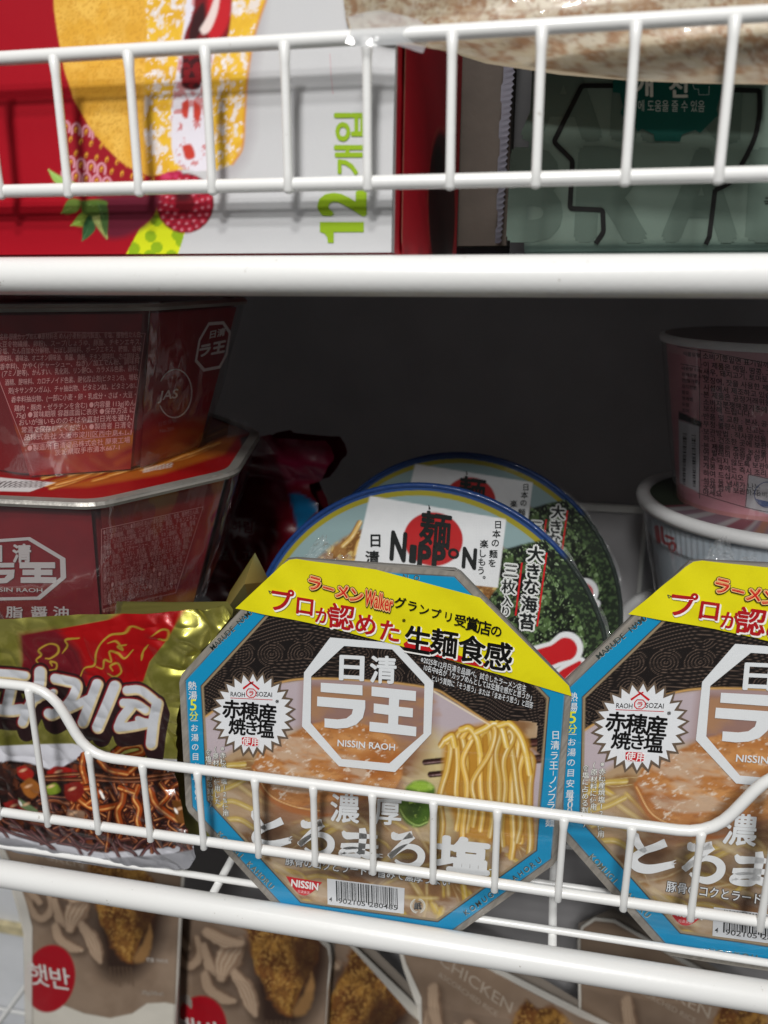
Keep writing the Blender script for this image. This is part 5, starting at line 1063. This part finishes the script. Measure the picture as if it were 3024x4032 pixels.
# ------------------------------------------------------------------ green carton with a head outline
c4 = Qm(2000, 240, 1.62)
FGn = frame(at(2520, 985, .318), -1.5, 2, 0); SGn = Surf(FGn, lambda x, y: -.004*np.clip((.0022-y)/.0022, 0, 1)**2); gL = local_outline(Surf(FGn), [(2062, 990), (3250, 990)]); xg0 = float(gL[0, 0])
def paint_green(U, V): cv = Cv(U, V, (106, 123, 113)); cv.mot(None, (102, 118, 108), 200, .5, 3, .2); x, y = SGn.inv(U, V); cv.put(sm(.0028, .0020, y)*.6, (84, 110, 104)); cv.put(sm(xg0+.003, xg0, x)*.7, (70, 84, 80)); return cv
gr = thing('green_carton', 'pale green carton with large BRAIN lettering and a black head outline', 'carton', fmat(FGn, (.03, 0)))
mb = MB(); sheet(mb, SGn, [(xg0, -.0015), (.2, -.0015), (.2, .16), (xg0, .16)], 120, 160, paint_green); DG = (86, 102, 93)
for ch, x0, x1, y0, y1 in (('B', 10, 350, 560, 1150), ('R', 440, 900, 550, 1150), ('A', 990, 1480, 560, 1150), ('I', 1590, 1760, 560, 1150), ('B', -330, -30, -90, 510), ('R', 120, 560, -90, 510) if False else ('A', 90, 620, -90, 505), ('I', 700, 800, -90, 505), ('N', 860, 1500, -90, 515)):
    p = c4(((x0+x1)/2, (y0+y1)/2))[0]
    if ch == 'B' and x0 == -330: continue
    text(mb, SGn, ch, p[0], p[1], 300, DG, a=.6, ua=3, off=.05, anc='c', layer=1, w=(x1-x0)/1.62*.86, h=(y1-y0)/1.62*.9)
BK = (22, 22, 22); line(mb, SGn, bend([(x, y, 0) for x, y in c4((690, 158), (472, 158), (292, 515), (412, 635), (395, 940), (605, 950), (610, 1090), (560, 1165))], 12, 5)[:, :2], 19, BK, 4)
line(mb, SGn, [*c4((1440, 185), (1604, 190))], 19, BK, 4); line(mb, SGn, spl(c4((1604, 182), (1604, 340), (1570, 500), (1480, 680), (1420, 770), (1322, 825)), 6), 19, BK, 4); line(mb, SGn, c4((1322, 820), (1305, 960), (1285, 1120), (1262, 1170)), 19, BK, 4)
TEAL = (10, 78, 70); gear = [(670, 100), (670, 200), (715, 205), (735, 290), (718, 330), (735, 355), (760, 350), (830, 450), (855, 432), (930, 468), (936, 510), (1098, 514), (1110, 470), (1195, 440), (1225, 460), (1340, 345), (1330, 310), (1360, 200), (1400, 195), (1400, -60), (670, -60)]
ovl(mb, SGn, c4(*gear), TEAL, 5); text(mb, SGn, '개', *c4((866, 160))[0], 90, (206, 206, 196), off=.035, anc='c', layer=7); text(mb, SGn, '선', *c4((1088, 165))[0], 90, (206, 206, 196), off=.035, anc='c', layer=7); text(mb, SGn, '에 도움을 줄 수 있음', *c4((1042, 287))[0], 50, (186, 196, 190), a=.5, off=.005, anc='c', layer=7, w=262)
line(mb, SGn, c4((1180, 150), (1190, 180), (1215, 180), (1218, 215), (1282, 216), (1284, 160)), 2.2, (186, 196, 190), 6); text(mb, SGn, '국', *c4((1662, 900))[0], 40, BK, anc='c', layer=3, off=.02)
mb.build('front_print', M_CARD, gr)
mb = MB(); lbox(mb, FGn, xg0+.0005, .2, 0, .16, -.18, -.0045, (130, 156, 146)); mb.build('carton_body', M_CARD, gr)

# ------------------------------------------------------------------ bag of flatbread lying over the boxes at the top right
FT = frame(at(2250, 140, .2755), 0, 6, 0)
BP = [(1400, 172), (1500, 178), (1640, 192), (1900, 240), (2200, 292), (2500, 322), (2800, 338), (3160, 346), (3200, -260), (1440, -240), (1372, -60), (1376, 100)]
BL0 = local_outline(Surf(FT), BP)
def btm(x):
    return np.interp(x, BL0[:8, 0], BL0[:8, 1])
def d_bag(x, y):
    s = np.clip((y-btm(x))/.018, 0, 1); X = x*1000; Y = y*1000; l = np.clip((x-BL0[11, 0])/.03, 0, 1)
    return .0072-.0055*(1-s)**2.0+.0014*fbm(X, Y, 14, 401, 3)+.0012*np.sin((y-.004*np.sin(x*30))*480)*.5
ST = Surf(FT, d_bag)
def paint_bag(U, V):
    cv = Cv(U, V, (216, 204, 182)); cv.mot(None, (200, 184, 154), 130, .5, 131, .15, sx=2); cv.mot(None, (172, 130, 86), 90, .54, 171, .1, sx=1.6, op=.6); cv.mot(None, (160, 112, 66), 26, .58, 133, .07, sx=1.5, op=.85); cv.mot(None, (140, 96, 58), 18, .64, 137, .08, op=.6); cv.mot(None, (214, 204, 184), 18, .60, 141, .08, op=.6); cv.mot(None, (120, 92, 62), 7, .79, 144, .04)
    for P, w_ in (([(1430, 120), (1700, 118), (2100, 96), (2600, 66), (3100, 20)], 10), ([(1500, 60), (1900, 50), (2400, 20), (3000, -30)], 6)): cv.stroke(P, w_, (150, 116, 78), soft=8, op=.7)
    return cv
fb = thing('flatbread_bag', 'bag of browned flatbreads lying over the cartons at the top right', 'bread bag', fmat(FT, (0, float(btm(0)))))
mb = MB(); BLc = np.array(BL0); sheet(mb, ST, BLc, 120, 300, paint_bag); mb.build('flatbread', M_POUCH, fb)
mb = MB(); tri2(mb, Surf(FT, lambda x, y: -.001-.03*np.clip((x-(BL0[0, 0]+.012))/.02, 0, 1)), BLc*np.array([1, .9])+np.array([0, .008]), lambda U, V: Cv(U, V, (200, 186, 160)), .008); mb.build('flatbread_back', M_POUCH, fb)
mb = MB(); tri2(mb, Surf(FT, lambda x, y: d_bag(x, y)+.0016+.0022*abs(vnoise(x*1000+y*400, y*1000, 11, 451)-.5)), BLc*np.array([1.003, 1.01]), lambda U, V: Cv(U, V, (200, 200, 200)), .0025); mb.build('film_bag', film_mat('bag_film', .06, 55, .7, (1, 1, 1), spec=1.3), fb)
FE = frame(at(1450, 90, .2545), 4, 0, 0); SE = Surf(FE, lambda x, y: .0008*np.sin(x*300+y*90)+.0022*abs(vnoise(x*1000, y*1000, 6, 461)-.5)+np.clip(x, 0, 1)*-.28); EL = local_outline(Surf(FE), [(1366, 62), (1380, 110), (1362, 168), (1420, 186), (1560, 176), (1660, 196), (1700, 100), (1640, 60), (1500, 40), (1440, 50)])
mb = MB(); tri2(mb, SE, EL, lambda U, V: Cv(U, V, (220, 220, 220)), .0015); mb.build('film_corner', film_mat('film_corner', .34, 90, .5, spec=1.4), fb)

# ------------------------------------------------------------------ chicken pouches standing below the lower shelf
TAU = (156, 134, 115)
def pouch_paint(A, piv, dst, sc_, rot):
    """artwork authored once in the first pouch's photo pixels; each pouch maps its own pixels to it"""
    ca, sa = math.cos(R_(rot)), math.sin(R_(rot))
    def to_can(U, V): x = (U-dst[0])/sc_; y = (V-dst[1])/sc_; return piv[0]+x*ca+y*sa, piv[1]-x*sa+y*ca
    def f(U, V):
        u, v = to_can(np.asarray(U, float), np.asarray(V, float)); cv = Cv(u, v, TAU); cv.mot(None, (142, 120, 101), 120, .5, 151, .2)
        cP = Qm(0, 3000, 1.3825)
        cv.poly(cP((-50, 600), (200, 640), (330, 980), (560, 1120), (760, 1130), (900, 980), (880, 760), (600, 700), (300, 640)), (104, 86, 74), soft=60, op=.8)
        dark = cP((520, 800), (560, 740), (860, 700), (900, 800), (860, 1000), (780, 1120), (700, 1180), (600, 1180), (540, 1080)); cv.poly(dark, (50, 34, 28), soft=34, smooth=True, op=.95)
        chk = cP((500, 500), (560, 520), (640, 500), (760, 560), (840, 660), (850, 760), (800, 900), (740, 1000), (712, 1086), (640, 1030), (600, 960), (545, 860), (520, 720), (480, 600))
        cv.poly(chk, (124, 78, 40), soft=10, smooth=True, nz=24, ns=34); cv.mot(chk, (176, 130, 62), 50, .5, 153, .16, sy=2, op=.85); cv.mot(chk, (78, 42, 22), 34, .53, 157, .12, sy=1.8, op=.85); cv.mot(chk, (196, 152, 84), 7, .62, 161, .08, op=.7); cv.mot(chk, (92, 54, 30), 6, .60, 165, .08, op=.6)
        cv.poly(cP((700, 720), (860, 700), (850, 860), (790, 960), (740, 900), (720, 800)), (64, 40, 28), soft=22, smooth=True, op=.85)
        cv.poly(cP((815, 880), (828, 960), (790, 1080), (735, 1085), (745, 1040), (790, 960)), (150, 112, 70), soft=7, smooth=True, nz=7)
        for P, w_ in (([(150, 700), (170, 800), (225, 850), (275, 800), (262, 720)], [60, 50, 46, 50, 30]), ([(120, 600), (160, 690), (215, 760)], [50, 60, 40]), ([(300, 760), (330, 850), (385, 905)], [40, 60, 40]), ([(305, 900), (330, 965), (400, 1010), (440, 1020)], [50, 56, 60, 30]), ([(470, 745), (430, 800), (400, 850), (385, 905)], [60, 130, 110, 50]), ([(320, 690), (400, 730), (470, 740)], [60, 70, 40]), ([(450, 890), (500, 960), (530, 1040), (545, 1085)], [50, 84, 70, 30])):
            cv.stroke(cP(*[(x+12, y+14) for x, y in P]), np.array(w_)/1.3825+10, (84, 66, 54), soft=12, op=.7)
            cv.fan(cP(*P), np.array(w_)/1.3825, (164, 134, 110), (104, 78, 60), (204, 182, 158), soft=5)
        for k in range(6): cv.stroke(cP((600+k*22, 1120), (606+k*24, 1190+(k % 3)*14)), 8, (104, 84, 68), soft=4, op=.7)
        # pale foot of the pouch and the red oval
        cv.poly(cP((-200, 1240), (160, 1270), (330, 1320), (460, 1370), (600, 1395), (720, 1370), (800, 1315), (900, 1310), (1000, 1330), (1000, 2600), (-200, 2600)), (224, 218, 206), soft=3)
        cv.ell(*cP((270, 1180))[0], 100, 134, (172, 16, 32), ang=10, soft=3)
        return cv
    def from_can(u, v): x = u-piv[0]; y = v-piv[1]; return dst[0]+sc_*(x*ca-y*sa), dst[1]+sc_*(x*sa+y*ca)
    return f, from_can
POUCH = [
 ('chicken pouch with a red oval badge, leftmost with its pale foot in view', .400, [(-20, 3290), (300, 3312), (735, 3352), (722, 3500), (712, 3700), (690, 4250), (112, 4250), (116, 3651), (94, 3564), (61, 3463)], (0, 0), (0, 0), 1.0, 0),
 ('chicken pouch with rounded corner, second from the left, red oval at its lower left', .414, [(640, 3560), (1180, 3610), (1254, 3680), (1300, 3722), (1309, 3780), (1302, 3860), (1278, 4300), (640, 4300)], (277, 3589), (873, 3772), 1.13, 0),
 ('chicken pouch leaning left with a long slanting top edge, third from the left', .428, [(1180, 3640), (1330, 3672), (1392, 3722), (1620, 3942), (1900, 4230), (1850, 4350), (1180, 4350)], (490, 3560), (1440, 3930), 1.15, 38),
 ('chicken pouch tilted so that its CHICKEN lettering slopes, fourth from the left', .431, [(1560, 3700), (1640, 3672), (1740, 3700), (1950, 3808), (2282, 3975), (2640, 4150), (2600, 4350), (1655, 4350), (1648, 3930), (1590, 3800)], (200, 3370), (1875, 3868), 1.30, 21),
 ('chicken pouch at the lower right, its rounded corner reaching above the tube', .446, [(2276, 3900), (2274, 3700), (2288, 3648), (2340, 3614), (2420, 3622), (2680, 3770), (2900, 3890), (3120, 3990), (3120, 4350), (2280, 4350)], (200, 3370), (2640, 3900), 1.35, 15),
]
for i, (lab, y, P, piv, dst, s_, rot) in enumerate(POUCH):
    c0 = at(*(np.mean(P, 0)), y); FP = frame(c0, -3 if i == 0 else 2, 3, 0); LP = local_outline(Surf(FP), P); cx = float(LP[:, 0].mean()); hw = float(np.ptp(LP[:, 0]))/2
    dp = (lambda cx, hw, k: lambda x, y: .010*(1-np.clip(abs(x-cx)/hw, 0, 1)**2.2)*np.clip((np.max(LPs[k][:, 1])-y)/.05, 0, 1)+.0016*(fbm(x*1000, y*1000, 28, 500+k, 3)-.5))(cx, hw, i)
    LPs = globals().setdefault('LPs', {}); LPs[i] = LP; S = Surf(FP, dp)
    f, fc = pouch_paint(None, piv, dst, s_, rot)
    t = thing('food_pouch', lab, 'food pouch', fmat(FP, (0, float(LP[:, 1].min()))), 'chicken pouches on the bottom shelf')
    def f2(U, V, f=f, P=P):
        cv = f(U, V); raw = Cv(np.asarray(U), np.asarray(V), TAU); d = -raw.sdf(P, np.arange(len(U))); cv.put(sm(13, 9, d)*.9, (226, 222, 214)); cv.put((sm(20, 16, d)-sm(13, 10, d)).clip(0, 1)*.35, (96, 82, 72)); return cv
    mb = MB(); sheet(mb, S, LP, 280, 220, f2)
    can = lambda u, v: fc(u, v)
    for ch, u, v, z in (('햇', 150, 3838, 96), ('반', 236, 3852, 96)):
        X, Y = fc(u, v)
        if i < 2: text(mb, S, ch, X, Y, z*s_, (226, 218, 214), a=8+rot, ua=-8+rot, off=.012, anc='c', layer=5)
    X, Y = fc(200, 3372); text(mb, S, 'CHICKEN', X, Y, 48*s_, (182, 166, 150), a=14+rot, ua=rot-4, off=.006, anc='c', layer=5, w=265*s_)
    X, Y = fc(190, 3412)
    if i > 0: text(mb, S, '&SCORCHED RICE', X, Y, 22*s_, (176, 160, 144), a=14+rot, ua=rot, off=.004, anc='c', layer=5, w=215*s_)
    X, Y = fc(618, 3782)
    if i == 0: text(mb, S, '연출 이미지', X, Y, 18, (214, 206, 198), a=6, anc='c', layer=5); text(mb, S, '205g(260kcal)', *fc(600, 3912), 22, (196, 184, 172), a=4, anc='c', layer=5, w=84)
    Pe = np.array(P, float); x, y_ = S.inv(Pe[:, 0], Pe[:, 1], .0); 
    mb.build('front_print', M_POUCH, t)
    mb = MB(); loop = np.vstack([LP, LP[:1]]); R0 = Surf(FP).pos(loop[:, 0], loop[:, 1], -.0006); cm = LP.mean(0); Lin = cm+(loop-cm)*.993; R1 = S.pos(Lin[:, 0], Lin[:, 1], .0007); Ro = Surf(FP).pos(*(cm+(loop-cm)*1.003).T, .0); mb.loft([R0, Ro, R1], lin((226, 222, 214)), close=False); mb.build('sealed_edge', M_POUCH, t)
    mb = MB(); sheet(mb, Surf(FP, lambda x, y: -.012*(1-np.clip(abs(x-cx)/hw, 0, 1)**2.2)), LP, 14, 12, lambda U, V: Cv(U, V, (150, 140, 130))); mb.build('back_film', M_POUCH, t)
